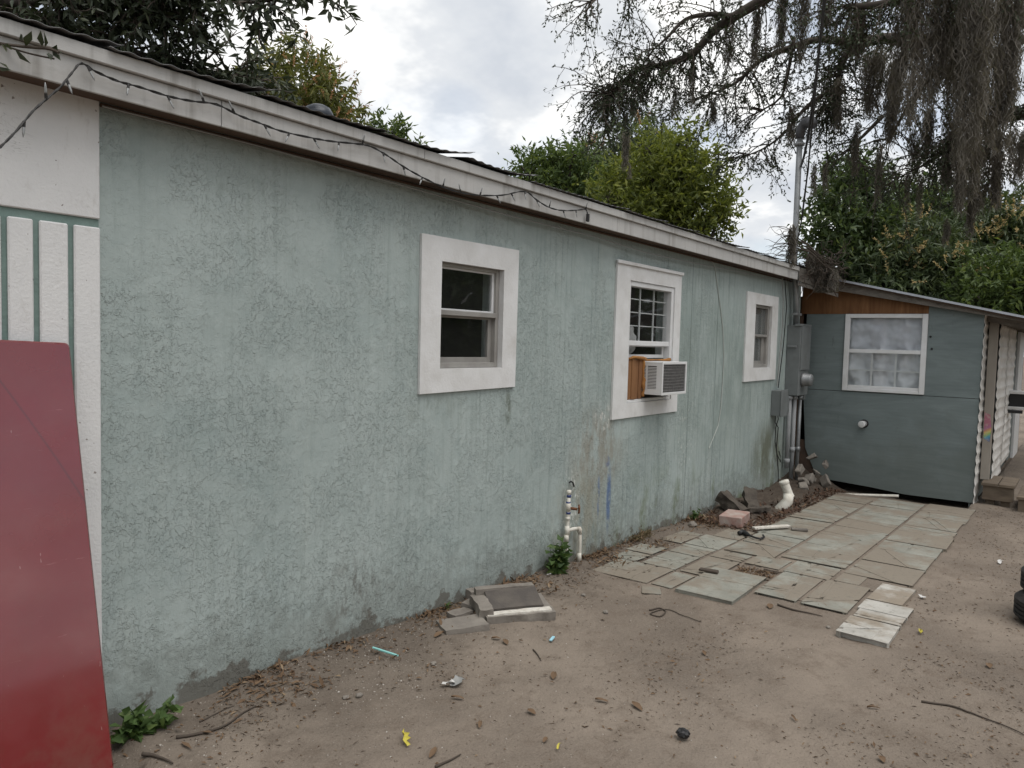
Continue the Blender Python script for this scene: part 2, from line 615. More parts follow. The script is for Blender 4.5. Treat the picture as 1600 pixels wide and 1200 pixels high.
M_GREYPVC = speckled('grey_pvc', (0.33, 0.34, 0.345), (0.27, 0.275, 0.28), 6, 0.5)
M_CARD = speckled('brown_cardboard', (0.27, 0.135, 0.06), (0.20, 0.095, 0.045), 7, 0.85, 0.002, 50, (0.12, 0.06, 0.03), stretch=(1, 1, 0.25))
M_FOAM = speckled('orange_foam', (0.42, 0.20, 0.06), (0.28, 0.13, 0.045), 20, 0.9, 0.004, 70)
M_CONC = speckled('old_concrete', (0.25, 0.225, 0.195), (0.18, 0.16, 0.14), 9, 0.92, 0.005, 55, (0.10, 0.085, 0.07))
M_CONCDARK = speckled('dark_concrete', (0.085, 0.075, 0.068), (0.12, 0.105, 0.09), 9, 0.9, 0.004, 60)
M_CHALK = speckled('white_chalky_edge', (0.66, 0.63, 0.57), (0.5, 0.46, 0.40), 24, 0.9, 0.004, 80, (0.3, 0.26, 0.21))
M_BRICK = speckled('pale_red_brick', (0.34, 0.20, 0.17), (0.42, 0.36, 0.32), 9, 0.9, 0.004, 60)
M_RUBBER = speckled('tyre_rubber', (0.022, 0.022, 0.023), (0.04, 0.038, 0.036), 10, 0.75, 0, 60, (0.10, 0.085, 0.07), dirt_amt=0.35)
M_CURTAIN = Mat('curtain_cloth', (0.66, 0.67, 0.70), 0.9).m
M_FABRIC = speckled('white_fabric', (0.55, 0.54, 0.53), (0.40, 0.39, 0.38), 10, 0.9)
M_BARK = speckled('bark', (0.10, 0.085, 0.07), (0.06, 0.05, 0.042), 9, 0.95, 0.01, 22)
M_TWIG = Mat('twig', (0.07, 0.055, 0.043), 0.9).m
M_MOSS = None


def make_plypaint():
    M = Mat('painted_plywood', (0.17, 0.235, 0.225), 0.75, 0, 0.3)
    g = M.noise(1.0, 5, 0.6, 1.6, M.co((1, 1.2, 5)))
    col = M.mix(M.ramp(g, 0.3, 0.72), (0.150, 0.182, 0.182), (0.205, 0.244, 0.243))
    ring = M.n('ShaderNodeTexWave', wave_type='BANDS', bands_direction='Z')
    ring.inputs['Scale'].default_value = 5
    ring.inputs['Distortion'].default_value = 9
    ring.inputs['Detail'].default_value = 3
    ring.inputs['Detail Scale'].default_value = 0.7
    M.l(M.co((1, 0.35, 1.6)), ring.inputs[0])
    col = M.mix(M.rng(ring.outputs[1], 0.7, 1.0, 0, 0.12), col, (0.115, 0.14, 0.14))
    X, Y, Z = M.xyz()
    d = M.math('SUBTRACT', Z, M.math('MULTIPLY', M.math('SUBTRACT', M.noise(2.0, 7, 0.7), 0.45), 1.8))
    col = M.mix(M.rng(d, -0.1, 0.75, 0.5, 0.0), col, (0.12, 0.135, 0.12))
    col = M.mix(M.rng(M.noise(9, 7, 0.75, 0.8, M.co((1, 1, 0.3))), 0.62, 0.75, 0, 0.55), col, (0.09, 0.10, 0.09))
    M.color(col)
    M.bump(g, 0.003, 0.25)
    return M.m


def make_plyraw():
    M = Mat('raw_plywood', (0.30, 0.14, 0.05), 0.8, 0, 0.3)
    g = M.noise(1.0, 6, 0.65, 1.2, M.co((1, 14, 1.2)))
    col = M.mix(M.ramp(g, 0.3, 0.72), (0.13, 0.058, 0.024), (0.25, 0.125, 0.055))
    col = M.mix(M.rng(M.noise(3, 6, 0.7), 0.5, 0.75, 0, 0.6), col, (0.13, 0.06, 0.03))
    M.color(col)
    return M.m


M_PLYP = make_plypaint()
M_PLYR = make_plyraw()


def make_glass(name, dust=0.012, tint=(0.96, 0.97, 0.97), smear=0.10, sc=3.0):
    M = Mat(name)
    M.t.nodes.remove(M.p)
    out = [n for n in M.t.nodes if n.type == 'OUTPUT_MATERIAL'][0]
    tr = M.n('ShaderNodeBsdfTransparent')
    tr.inputs[0].default_value = (*tint, 1)
    gl = M.n('ShaderNodeBsdfGlossy')
    gl.inputs['Roughness'].default_value = 0.03
    gl.inputs['Color'].default_value = (1, 1, 1, 1)
    ge = M.n('ShaderNodeNewGeometry')
    dt = M.n('ShaderNodeVectorMath', operation='DOT_PRODUCT')
    M.l(ge.outputs['Normal'], dt.inputs[0])
    M.l(ge.outputs['Incoming'], dt.inputs[1])
    om = M.math('SUBTRACT', 1.0, M.math('ABSOLUTE', dt.outputs['Value']), clamp=True)
    fres = M.math('ADD', 0.04, M.math('MULTIPLY', M.math('POWER', om, 5.0), 0.96))
    mx = M.n('ShaderNodeMixShader')
    M.l(fres, mx.inputs[0])
    M.l(tr.outputs[0], mx.inputs[1])
    M.l(gl.outputs[0], mx.inputs[2])
    df = M.n('ShaderNodeBsdfDiffuse')
    df.inputs[0].default_value = (0.55, 0.55, 0.53, 1)
    sm = M.rng(M.noise(sc, 6, 0.65, 1.5, M.co((0.8, 0.8, 1.6))), 0.58, 0.80, dust, smear)
    mx2 = M.n('ShaderNodeMixShader')
    M.l(sm, mx2.inputs[0])
    M.l(mx.outputs[0], mx2.inputs[1])
    M.l(df.outputs[0], mx2.inputs[2])
    M.l(mx2.outputs[0], out.inputs[0])
    return M.m


M_GLASS = make_glass('window_glass')
M_GLASS_DIRTY = make_glass('grimy_glass', 0.16, (0.6, 0.65, 0.65), 0.25, 2.0)


def make_leaf(name, c1, c2, c3=None, trans=0.3, rough=0.55):
    M = Mat(name, c1, rough, 0, 0.35)
    g = M.n('ShaderNodeNewGeometry')
    r = g.outputs['Random Per Island']
    col = M.mix(M.ramp(r, 0.1, 0.9), c1, c2)
    if c3:
        col = M.mix(M.rng(r, 0.86, 0.9), col, c3)
    col = M.mix(M.rng(M.noise(1.1, 3, 0.5), 0.35, 0.65, 0.0, 0.5), col, c2)
    M.color(col)
    out = [n for n in M.t.nodes if n.type == 'OUTPUT_MATERIAL'][0]
    t = M.n('ShaderNodeBsdfTranslucent')
    M.l(M.mix(1.0, col, (1.25, 1.25, 0.7), 'MULTIPLY'), t.inputs[0])
    mx = M.n('ShaderNodeMixShader')
    mx.inputs[0].default_value = trans
    M.l(M.p.outputs[0], mx.inputs[1])
    M.l(t.outputs[0], mx.inputs[2])
    M.l(mx.outputs[0], out.inputs[0])
    return M.m


L_OAK = make_leaf('oak_leaf', (0.030, 0.042, 0.022), (0.050, 0.066, 0.030), None, 0.12)
L_OAKNEAR = make_leaf('near_oak_leaf', (0.030, 0.040, 0.024), (0.052, 0.066, 0.034), (0.085, 0.10, 0.05), 0.12, 0.45)
L_MANGO = make_leaf('mango_leaf', (0.070, 0.100, 0.052), (0.11, 0.145, 0.068), (0.15, 0.18, 0.07), 0.25, 0.4)
L_BRIGHT = make_leaf('bright_leaf', (0.082, 0.108, 0.028), (0.19, 0.22, 0.048), (0.34, 0.36, 0.09), 0.38)
L_DARK = make_leaf('dark_leaf', (0.058, 0.092, 0.042), (0.105, 0.150, 0.058), (0.16, 0.2, 0.07), 0.3, 0.45)
L_MID = make_leaf('mid_leaf', (0.065, 0.10, 0.04), (0.12, 0.17, 0.05), (0.2, 0.25, 0.06), 0.3)
L_OLIVE = make_leaf('olive_leaf', (0.10, 0.115, 0.035), (0.17, 0.18, 0.05), (0.24, 0.22, 0.07), 0.3)
L_BLOOM = make_leaf('mango_blossom', (0.44, 0.32, 0.15), (0.55, 0.43, 0.22), (0.58, 0.50, 0.30), 0.2, 0.8)
L_PINK = make_leaf('pink_flush', (0.42, 0.22, 0.12), (0.52, 0.30, 0.17), None, 0.2, 0.8)
L_WEED = make_leaf('weed_leaf', (0.055, 0.10, 0.035), (0.10, 0.16, 0.05), (0.15, 0.20, 0.06), 0.3)
L_DEAD = make_leaf('dead_leaf', (0.10, 0.06, 0.035), (0.17, 0.11, 0.065), (0.26, 0.19, 0.12), 0.05, 0.85)
L_MOSS = make_leaf('spanish_moss', (0.12, 0.108, 0.092), (0.21, 0.19, 0.165), None, 0.25, 0.95)
L_GRASS = make_leaf('dry_grass', (0.13, 0.10, 0.055), (0.20, 0.15, 0.08), (0.08, 0.10, 0.04), 0.1, 0.85)


def make_sand():
    M = Mat('sandy_dirt', (0.26, 0.205, 0.16), 0.95, 0, 0.15)
    big = M.noise(0.9, 6, 0.6, 0.4)
    col = M.mix(M.ramp(big, 0.36, 0.62), (0.142, 0.116, 0.094), (0.250, 0.207, 0.167))
    mid = M.noise(5.5, 7, 0.7, 0.5)
    col = M.mix(M.rng(mid, 0.48, 0.70, 0, 0.65), col, (0.135, 0.104, 0.08))
    fine = M.noise(120, 4, 0.75)
    col = M.mix(M.rng(fine, 0.35, 0.7, 0, 0.45), col, (0.28, 0.235, 0.19))
    col = M.mix(M.rng(M.noise(62, 4, 0.7, 0.3, M.co((1, 1, 1), (3, 3, 3))), 0.60, 0.70, 0, 0.75), col, (0.085, 0.065, 0.05))
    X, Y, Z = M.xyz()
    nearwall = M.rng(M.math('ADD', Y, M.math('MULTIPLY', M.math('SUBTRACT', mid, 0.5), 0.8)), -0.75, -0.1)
    col = M.mix(M.math('MULTIPLY', nearwall, 0.6), col, (0.115, 0.095, 0.078))  # shade on the ground near the house, painted into the sand colour
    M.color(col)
    h = M.math('ADD', M.math('MULTIPLY', M.noise(14, 4, 0.7), 1.2), M.math('MULTIPLY', fine, 0.30))
    M.bump(h, 0.02, 0.9)
    return M.m


M_SAND = make_sand()


def make_slab(name, c1, c2, dust):
    M = Mat(name, c1, 0.9, 0, 0.2)
    oi = M.n('ShaderNodeObjectInfo')
    col = M.mix(M.ramp(M.noise(4.5, 7, 0.7, 0.5), 0.3, 0.7), c1, c2)
    dn = M.math('ADD', M.noise(2.3, 7, 0.7, 0.6, M.co((1, 1, 1), (6, 1, 0))), M.math('MULTIPLY', M.math('SUBTRACT', oi.outputs['Random'], 0.5), 0.14))
    col = M.mix(M.rng(dn, 0.38, 0.56, 0.0, 0.88), col, dust)
    col = M.mix(M.rng(M.noise(26, 6, 0.75), 0.52, 0.72, 0, 0.5), col, (0.13, 0.125, 0.105))
    M.color(col)
    M.bump(M.noise(75, 5, 0.7), 0.004, 0.6)
    return M.m


M_SLAB = make_slab('paver_concrete', (0.215, 0.215, 0.185), (0.315, 0.310, 0.268), (0.225, 0.19, 0.15))
M_SLABPALE = make_slab('worn_pale_paver', (0.36, 0.345, 0.31), (0.50, 0.48, 0.44), (0.25, 0.205, 0.155))


def make_red():
    M = Mat('red_car_paint', (0.14, 0.008, 0.012), 0.25, 0, 0.6)
    n = M.noise(2.2, 6, 0.65, 0.5)
    col = M.mix(M.ramp(n, 0.3, 0.75), (0.150, 0.004, 0.007), (0.185, 0.007, 0.011))
    sc = M.noise(9, 5, 0.7, 0.3, M.co((1, 1, 7)))
    col = M.mix(M.rng(sc, 0.66, 0.74, 0, 0.35), col, (0.36, 0.12, 0.12))
    col = M.mix(M.rng(M.noise(60, 2, 0.5, 0, M.co((1, 1, 0.15))), 0.745, 0.77, 0, 0.5), col, (0.45, 0.28, 0.27))
    X0, Y0, Z0 = M.xyz()
    col = M.mix(M.math('MULTIPLY', M.rng(M.noise(6, 4, 0.7), 0.4, 0.7), M.rng(Z0, 0.0, 0.5, 0.35, 0.05)), col, (0.16, 0.11, 0.08))
    # long rubbed scratch
    X, Y, Z = M.xyz()
    cv = M.math('ADD', X, M.math('MULTIPLY', M.math('MULTIPLY', Z, Z), 0.12))
    cv = M.math('ADD', cv, M.math('MULTIPLY', Z, 0.24))
    ln = M.math('SUBTRACT', 1.0, M.math('DIVIDE', M.math('ABSOLUTE', M.math('SUBTRACT', cv, 1.50)), 0.006), clamp=True)
    col = M.mix(M.math('MULTIPLY', ln, 0.55), col, (0.05, 0.005, 0.008))
    M.color(col)
    M.l(M.rng(M.noise(3.5, 6, 0.7, 0.4, M.co((1, 1, 1), (5, 5, 5))), 0.4, 0.7, 0.14, 0.30), M.p.inputs['Roughness'])
    M.p.inputs['Coat Weight'].default_value = 1.0
    M.p.inputs['Coat IOR'].default_value = 1.5
    M.p.inputs['Coat Roughness'].default_value = 0.06
    M.bump(M.noise(2.2, 2, 0.4), 0.016, 0.3)
    return M.m


M_RED = make_red()

# ------------------------------------------------------------------ ground


def bumpf(x, y):
    v = noise.noise(Vector((x * 0.9, y * 0.9, 0.3))) * 0.022 + noise.noise(Vector((x * 3.1, y * 3.1, 5.3))) * 0.015 + noise.noise(Vector((x * 9, y * 9, 2.3))) * 0.008
    v += max(0.0, noise.noise(Vector((x * 20, y * 20, 7.3)))) * 0.004
    return v


def inpatio(x, y):
    return 0.0 if (4.6 < x < 9.8 and -2.1 < y < -0.1) else 1.0


def gtop(x, y):
    z = gz(x, y)
    d = math.hypot(x - 3.5, y + 1.5)
    k = 1.0 if d < 9 else max(0.0, 1 - (d - 9) / 6)
    b = bumpf(x, y) * k
    if y > -0.7 and 1.3 < x < 10 and inpatio(x, y):
        b += 0.025 * min(1, (y + 0.7) / 0.5)
    if x > 9.7 and y > -2.0:
        b -= 0.06
    if not inpatio(x, y):
        b = 0.004 + b * 0.25
    if 5.32 < x < 5.62 and -1.25 < y < -0.955:
        b = -0.022 + b * 0.5
    return z + b


def axis(pts):
    out = []
    for (a, b, s) in pts:
        n = max(1, int(round((b - a) / s)))
        out += [a + (b - a) * i / n for i in range(n)]
    out.append(pts[-1][1])
    return out


gx = axis([(-900, -100, 100), (-100, -10, 10), (-10, 0.6, 0.6), (0.6, 6.2, 0.03), (6.2, 10.6, 0.06), (10.6, 20, 0.5), (20, 100, 10), (100, 1000, 100)])
gy = axis([(-900, -100, 100), (-100, -10, 10), (-10, -3.6, 0.5), (-3.6, 0.12, 0.03), (0.12, 10, 0.7), (10, 100, 10), (100, 1000, 100)])
gv = np.array([[(x, y, gtop(x, y)) for y in gy] for x in gx])
ni, nj = len(gx), len(gy)
ii, jj = np.meshgrid(np.arange(ni - 1), np.arange(nj - 1), indexing='ij')
a = (ii * nj + jj).ravel()
quads = np.stack([a, a + nj, a + nj + 1, a + 1], 1)
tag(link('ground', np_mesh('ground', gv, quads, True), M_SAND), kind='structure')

# ------------------------------------------------------------------ main house
HX0, HX1 = -1.2, 9.95
OV = 0.15                       # eave overhang
house = thing('house', (4.5, 0, 0), 'long green stucco house with white window surrounds and dark metal roof', 'house')

# windows: (x0,x1,z0,z1) opening, outer trim
W1 = dict(o=(3.155, 3.735, 1.43, 2.055), t=(2.993, 3.878, 1.296, 2.193))
W2 = dict(o=(5.385, 6.215, 1.115, 2.125), t=(5.165, 6.345, 0.993, 2.262))
W3 = dict(o=(8.28, 8.83, 1.375, 2.095), t=(8.0, 9.045, 1.226, 2.215))


def wall_with_holes(xs0, xs1, z0, z1, holes, y0, y1):
    xs = sorted({xs0, xs1, *[h[0] for h in holes], *[h[1] for h in holes]})
    zs = sorted({z0, z1, *[h[2] for h in holes], *[h[3] for h in holes]})
    bm = bmesh.new()
    def solid(i, j):
        if i < 0 or j < 0 or i >= len(xs) - 1 or j >= len(zs) - 1:
            return False
        cx, cz = (xs[i] + xs[i + 1]) / 2, (zs[j] + zs[j + 1]) / 2
        return not any(h[0] < cx < h[1] and h[2] < cz < h[3] for h in holes)
    def q(*p):
        bm.faces.new([bm.verts.new(v) for v in p])
    for i in range(len(xs) - 1):
        for j in range(len(zs) - 1):
            if not solid(i, j):
                continue
            a, b, c, d = xs[i], xs[i + 1], zs[j], zs[j + 1]
            q((a, y0, c), (b, y0, c), (b, y0, d), (a, y0, d))
            q((a, y1, c), (a, y1, d), (b, y1, d), (b, y1, c))
            if not solid(i - 1, j):
                q((a, y0, c), (a, y0, d), (a, y1, d), (a, y1, c))
            if not solid(i + 1, j):
                q((b, y0, c), (b, y1, c), (b, y1, d), (b, y0, d))
            if not solid(i, j - 1):
                q((a, y0, c), (a, y1, c), (b, y1, c), (b, y0, c))
            if not solid(i, j + 1):
                q((a, y0, d), (b, y0, d), (b, y1, d), (a, y1, d))
    bmesh.ops.remove_doubles(bm, verts=bm.verts[:], dist=1e-5)
    return bm


wb = B()
wb.bm.free()
wb.bm = wall_with_holes(HX0, HX1, -0.5, 2.58, [W1['o'], W2['o'], W3['o']], 0.0, 0.16)
wb.done('wall', M_STUCCO, house)
# remaining walls of the house, out of sight
b = B()
b.box((HX0 + 0.002, 6.9, -0.5), (HX1, 7.05, 2.55))
b.box((HX0 + 0.002, 0.162, -0.5), (HX0 + 0.15, 6.898, 2.55))
b.box((HX1 - 0.15, 0.162, -0.5), (HX1 - 0.002, 6.898, 2.55))
b.box((HX0 + 0.16, 0.17, -0.02), (HX1 - 0.16, 6.88, 0.0))
b.box((HX0 + 0.16, 0.17, 2.40), (HX1 - 0.16, 6.88, 2.42))
b.done('rear_wall', M_STUCCO, house)
b = B()
b.box((4.45, 0.17, 0.002), (4.53, 6.87, 2.398))
b.box((7.2, 0.17, 0.002), (7.28, 6.87, 2.398))
b.box((HX0 + 0.17, 3.4, 0.002), (4.44, 3.48, 2.397))
b.box((4.54, 2.6, 0.002), (7.19, 2.68, 2.397))
b.done('partition_wall', M_DARK, house)

# white corner panels, proud of the stucco, with green joints
WE = 1.28
pz = onwall(155, 345)[2]
b = B()
b.box((HX0, -0.014, pz + 0.004), (WE, -0.0005, 2.57), 0.004)
b.done('white_panel', M_WHITE, house)
jx = [onwall(5, 420)[0], onwall(55, 420)[0], onwall(109, 420)[0]]
strips = [(jx[2] + 0.010, WE), (jx[1] + 0.010, jx[2] - 0.010), (jx[0] + 0.010, jx[1] - 0.010), (jx[0] - 0.16, jx[0] - 0.010), (jx[0] - 0.32, jx[0] - 0.19)]
for k, (a0, a1) in enumerate(strips):
    b = B()
    b.box((a0, -0.016, -0.3), (a1, -0.0005, pz - 0.028), 0.005)
    b.done('white_strip', M_WHITE, house)
b = B()
b.box((jx[0] - 0.33, -0.004, -0.3), (WE - 0.002, -0.0004, pz + 0.003))
b.done('green_joint', M_JOINT, house)


# fascia: two boards, several lengths
ZF0, ZFM, ZF1 = 2.443, 2.545, 2.600
fj = [HX0, onwall(660, 240, -OV)[0], onwall(1185, 400, -OV)[0], onwall(1247, 425, -OV)[0]]
for k in range(3):
    b = B()
    b.box((fj[k] + 0.001, -OV - 0.018, ZFM + 0.004), (fj[k + 1] - 0.001, -OV + 0.012, ZF1), 0.003)
    b.done('fascia_cap', M_FASCIA, house)
fj = [HX0, onwall(795, 320, -OV)[0] - 1.9, onwall(965, 350, -OV)[0], onwall(1160, 405, -OV)[0], onwall(1247, 425, -OV)[0]]
for k in range(4):
    b = B()
    b.box((fj[k] + 0.0015, -OV, ZF0), (fj[k + 1] - 0.0015, -OV + 0.012, ZFM + 0.002), 0.002)
    b.done('fascia_board', M_FASCIA, house)
b = B()
b.box((HX0, -OV + 0.016, ZF0 + 0.012), (9.6, -0.0165, ZF0 + 0.02))
b.done('soffit', M_SOFFIT, house)
b = B()
b.box((WE + 0.003, -0.016, ZF0 - 0.004), (9.6, -0.001, ZF0 + 0.01), 0.003)
b.done('frieze_strip', M_SOFFIT, house)

# weathered eave end beyond the painted boards
xe0 = fj[-1]
pe = onx(1310, 452, 10.02)
d_e = Vector((10.02 - xe0, pe[1] + OV, 0))
L_e = d_e.length
d_e.normalize()
n_e = Vector((d_e.y, -d_e.x, 0))


def eavef(u, v, w):
    p = Vector((xe0, -OV, 0)) + d_e * u + n_e * v
    return (p.x, p.y, w - 0.10 * (u / L_e))


for (z0, z1, u1, v0) in ((2.545, 2.60, L_e * 0.9, -0.012), (2.475, 2.54, L_e * 0.95, 0.0), (2.425, 2.47, L_e * 0.93, 0.004), (2.375, 2.42, L_e, -0.004)):
    b = B()
    b.box((0.004, v0, z0), (u1, v0 + 0.010, z1), 0.003, eavef, jit=0.004)
    b.done('weathered_board', M_OLDWOOD, house)

# corrugated roof sheets
RS = 0.16


def roof_z(y):
    return ZF1 + 0.012 + (y + OV) * RS


roof = B()
roof.box((HX0, 0, 0), (9.85, 3.45, 0.03), f=lambda x, y, z: (x, y, roof_z(y) - 0.075 + z))
roof.box((HX0, 3.46, 0), (9.85, 7.2, 0.03), f=lambda x, y, z: (x, y, roof_z(3.45) - (y - 3.45) * RS - 0.075 + z))
roof = roof.done('roof', M_SOFFIT, house)
xr = HX0
k = 0
while xr < 9.7:
    wd = 0.62 + random.uniform(-0.03, 0.05)
    x1 = min(xr + wd + 0.05, 9.85)
    lift0 = random.choice([0.0, 0.004, 0.008])
    lift1 = random.choice([0.006, 0.012, 0.022])
    fr = -OV - 0.030 - random.uniform(0.0, 0.015)
    if 2.2 < xr < 2.9:
        lift1 = 0.055
        fr = -OV - 0.045
    elif 2.9 <= xr < 3.6:
        lift0, lift1 = 0.02, 0.045
    elif 0.9 < xr < 1.5:
        lift1 = 0.04
    elif xr > 4:
        lift1 = 0.020
    n = int((x1 - xr) / 0.0127)
    vs = []
    ys = [fr, -0.02, 0.35, 1.2, 3.44]
    for i in range(n + 1):
        x = xr + (x1 - xr) * i / n
        t = i / n
        w = math.sin(2 * math.pi * x / 0.076) * 0.0035
        for yy in ys:
            fall = max(0.0, 1 - max(0, yy + OV) / 1.3)
            vs.append((x, yy, roof_z(yy) + w + (lift0 * (1 - t) ** 2 + lift1 * t ** 3) * fall + 0.002 * (k % 2)))
    m = len(ys)
    qs = [[i * m + j, (i + 1) * m + j, (i + 1) * m + j + 1, i * m + j + 1] for i in range(n) for j in range(m - 1)]
    o = link('roof_sheet', np_mesh('roof_sheet', vs, qs, True), M_ROOF, roof)
    sm = o.modifiers.new('thickness', 'SOLIDIFY')
    sm.thickness = 0.0025
    xr += wd
    k += 1
# rear slope
b = B()
b.box((HX0, 3.46, 0), (9.85, 7.25, 0.012), f=lambda x, y, z: (x, y, roof_z(3.44) - (y - 3.44) * RS + z - 0.01))
b.done('roof_sheet', M_ROOF, roof)

# roof vent cap
vp = onwall(497, 180, 0.75)
vz = roof_z(0.75) + 0.035
vent = thing('roof_vent', (vp[0], 0.75, vz), 'round black vent cap on the dark roof edge', 'vent')
b = B()
b.lathe([(0.075, -0.10), (0.075, 0.10), (0.07, 0.14)], (vp[0], 0.75, vz), n=20)
b.done('pipe', M_BLACK, vent, True)
b = B()
b.lathe([(0.088, 0.115), (0.093, 0.13), (0.088, 0.15), (0.07, 0.18), (0.04, 0.195), (0.0, 0.20)], (vp[0], 0.75, vz), n=24)
b.done('cap', Mat('vent_cap', (0.03, 0.035, 0.045), 0.35, 0.2, 0.5).m, vent, True)
b = B()
b.lathe([(0.16, 0.0), (0.15, 0.05), (0.11, 0.085), (0.07, 0.10)], (vp[0] + 0.02, 0.72, vz), n=24)
b.done('flashing', M_BLACK, vent, True)


# ------------------------------------------------------------------ windows


def fmain(u, d, w):
    return (u, -d, w)


SX = 10.15


def fshed(u, d, w):
    return (SX - d, -u, w)


def ring(bld, f, x0, x1, z0, z1, wl, wr, wb_, wt_, d0, d1, bev=0.0):
    bld.box((x0, d0, z0), (x0 + wl, d1, z1), bev, f)
    bld.box((x1 - wr, d0, z0), (x1, d1, z1), bev, f)
    bld.box((x0 + wl + 0.0005, d0, z0), (x1 - wr - 0.0005, d1 - 0.0007, z0 + wb_), bev, f)
    bld.box((x0 + wl + 0.0005, d0, z1 - wt_), (x1 - wr - 0.0005, d1 - 0.0007, z1), bev, f)
    return bld


def trim(win, W, f, par, mat=M_TRIM, proud=0.018):
    o, t = W['o'], W['t']
    c = B()
    # single picture-frame surround built of four mitred lengths
    O = [(t[0], t[2]), (t[1], t[2]), (t[1], t[3]), (t[0], t[3])]
    I = [(o[0], o[2]), (o[1], o[2]), (o[1], o[3]), (o[0], o[3])]
    jj = [(random.uniform(-.008, .008), random.uniform(-.008, .008)) for _ in range(4)]
    O = [(p[0] + j[0], p[1] + j[1]) for p, j in zip(O, jj)]
    vo = [[c.bm.verts.new(f(p[0], d, p[1])) for p in O] for d in (0.0006, proud)]
    I = [(o[0] + 0.001, o[2] + 0.001), (o[1] - 0.001, o[2] + 0.001), (o[1] - 0.001, o[3] - 0.001), (o[0] + 0.001, o[3] - 0.001)]
    vi = [[c.bm.verts.new(f(p[0], d, p[1])) for p in I] for d in (-0.08, proud)]
    for k in range(4):
        n = (k + 1) % 4
        c.bm.faces.new([vo[1][k], vo[1][n], vi[1][n], vi[1][k]])
        c.bm.faces.new([vo[0][k], vo[0][n], vo[1][n], vo[1][k]])
        c.bm.faces.new([vi[1][k], vi[1][n], vi[0][n], vi[0][k]])
    return c.done('surround', mat, par)


def pane(par, f, x0, x1, z0, z1, d, mat):
    b = B()
    b.box((x0, d - 0.004, z0), (x1, d, z1), 0, f)
    return b.done('pane', mat, par)


# window with two dark panes
w1 = bpy.data.objects.new('window', None)
w1.location = (3.44, 0, 1.43)
COL.objects.link(w1)
adopt(w1, house)
w1.matrix_parent_inverse = house.matrix_basis.inverted()
trim(w1, W1, fmain, w1)
o = W1['o']
zm = onwall(730, 490)[2]
b = B()
ring(b, fmain, o[0] + 0.003, o[1] - 0.003, o[2] + 0.003, o[3] - 0.003, 0.022, 0.03, 0.03, 0.02, -0.075, -0.02, 0.002)
b.done('frame', M_ALU, w1)
b = B()
b.box((o[0] + 0.0235, -0.062, zm - 0.016), (o[1] - 0.031, -0.012, zm + 0.014), 0.002, fmain)
b.done('meeting_rail', M_ALU, w1)
b = B()
ring(b, fmain, o[0] + 0.0235, o[1] - 0.031, zm + 0.0145, o[3] - 0.0225, 0.014, 0.022, 0.010, 0.012, -0.058, -0.038, 0.001)
b.done('upper_sash', M_VINYL, w1)
b = B()
ring(b, fmain, o[0] + 0.0235, o[1] - 0.031, o[2] + 0.032, zm - 0.0165, 0.016, 0.036, 0.034, 0.012, -0.073, -0.052, 0.001)
b.done('lower_sash', M_ALU, w1)
pane(w1, fmain, o[0] + 0.037, o[1] - 0.052, zm + 0.024, o[3] - 0.034, -0.046, M_GLASS)
pane(w1, fmain, o[0] + 0.039, o[1] - 0.066, o[2] + 0.065, zm - 0.028, -0.06, M_GLASS)

# window holding the air conditioner
w2 = bpy.data.objects.new('window', None)
w2.location = (5.8, 0, 1.115)
COL.objects.link(w2)
w2.parent = house
w2.matrix_parent_inverse = house.matrix_basis.inverted()
trim(w2, W2, fmain, w2)
b = B()
b.box((W2['t'][0] - 0.012, 0.0185, W2['t'][3] - 0.02), (W2['t'][1] + 0.01, 0.034, W2['t'][3] + 0.008), 0.003, fmain)
b.done('drip_cap', M_TRIM, w2)
o = W2['o']
zr = onwall(1010, 537)[2]
b = B()
ring(b, fmain, o[0] + 0.003, o[1] - 0.003, o[2] + 0.003, o[3] - 0.003, 0.03, 0.045, 0.025, 0.04, -0.07, 0.008, 0.003)
b.done('frame', M_VINYL, w2)
b = B()
b.box((o[0] + 0.032, -0.05, zr - 0.02), (o[1] - 0.047, -0.002, zr + 0.022), 0.003, fmain)
b.done('meeting_rail', M_VINYL, w2)
ux0, ux1, uz0, uz1 = o[0] + 0.032, o[1] - 0.047, zr + 0.0235, o[3] - 0.042
for kx in (1, 2):
    b = B()
    xx = ux0 + (ux1 - ux0) * kx / 3
    b.box((xx - 0.006, -0.048, uz0), (xx + 0.006, -0.037, uz1), 0, fmain)
    b.done('muntin', M_VINYL, w2)
for kz in (1, 2, 3):
    b = B()
    zz = uz0 + (uz1 - uz0) * (kz / 4 + 0.03)
    b.box((ux0, -0.052, zz - 0.004), (ux1, -0.0485, zz + 0.004), 0, fmain)
    b.done('muntin', M_VINYL, w2)
pane(w2, fmain, ux0, ux1, uz0, uz1, -0.032, M_GLASS)
zl = onwall(1010, 556)[2]
b = B()
ring(b, fmain, ux0, ux1, zl - 0.02, zr - 0.022, 0.018, 0.03, 0.03, 0.006, -0.068, -0.052, 0.001)
b.done('lower_sash', M_VINYL, w2)
pane(w2, fmain, ux0 + 0.019, ux1 - 0.031, zl + 0.011, zr - 0.029, -0.058, M_GLASS)
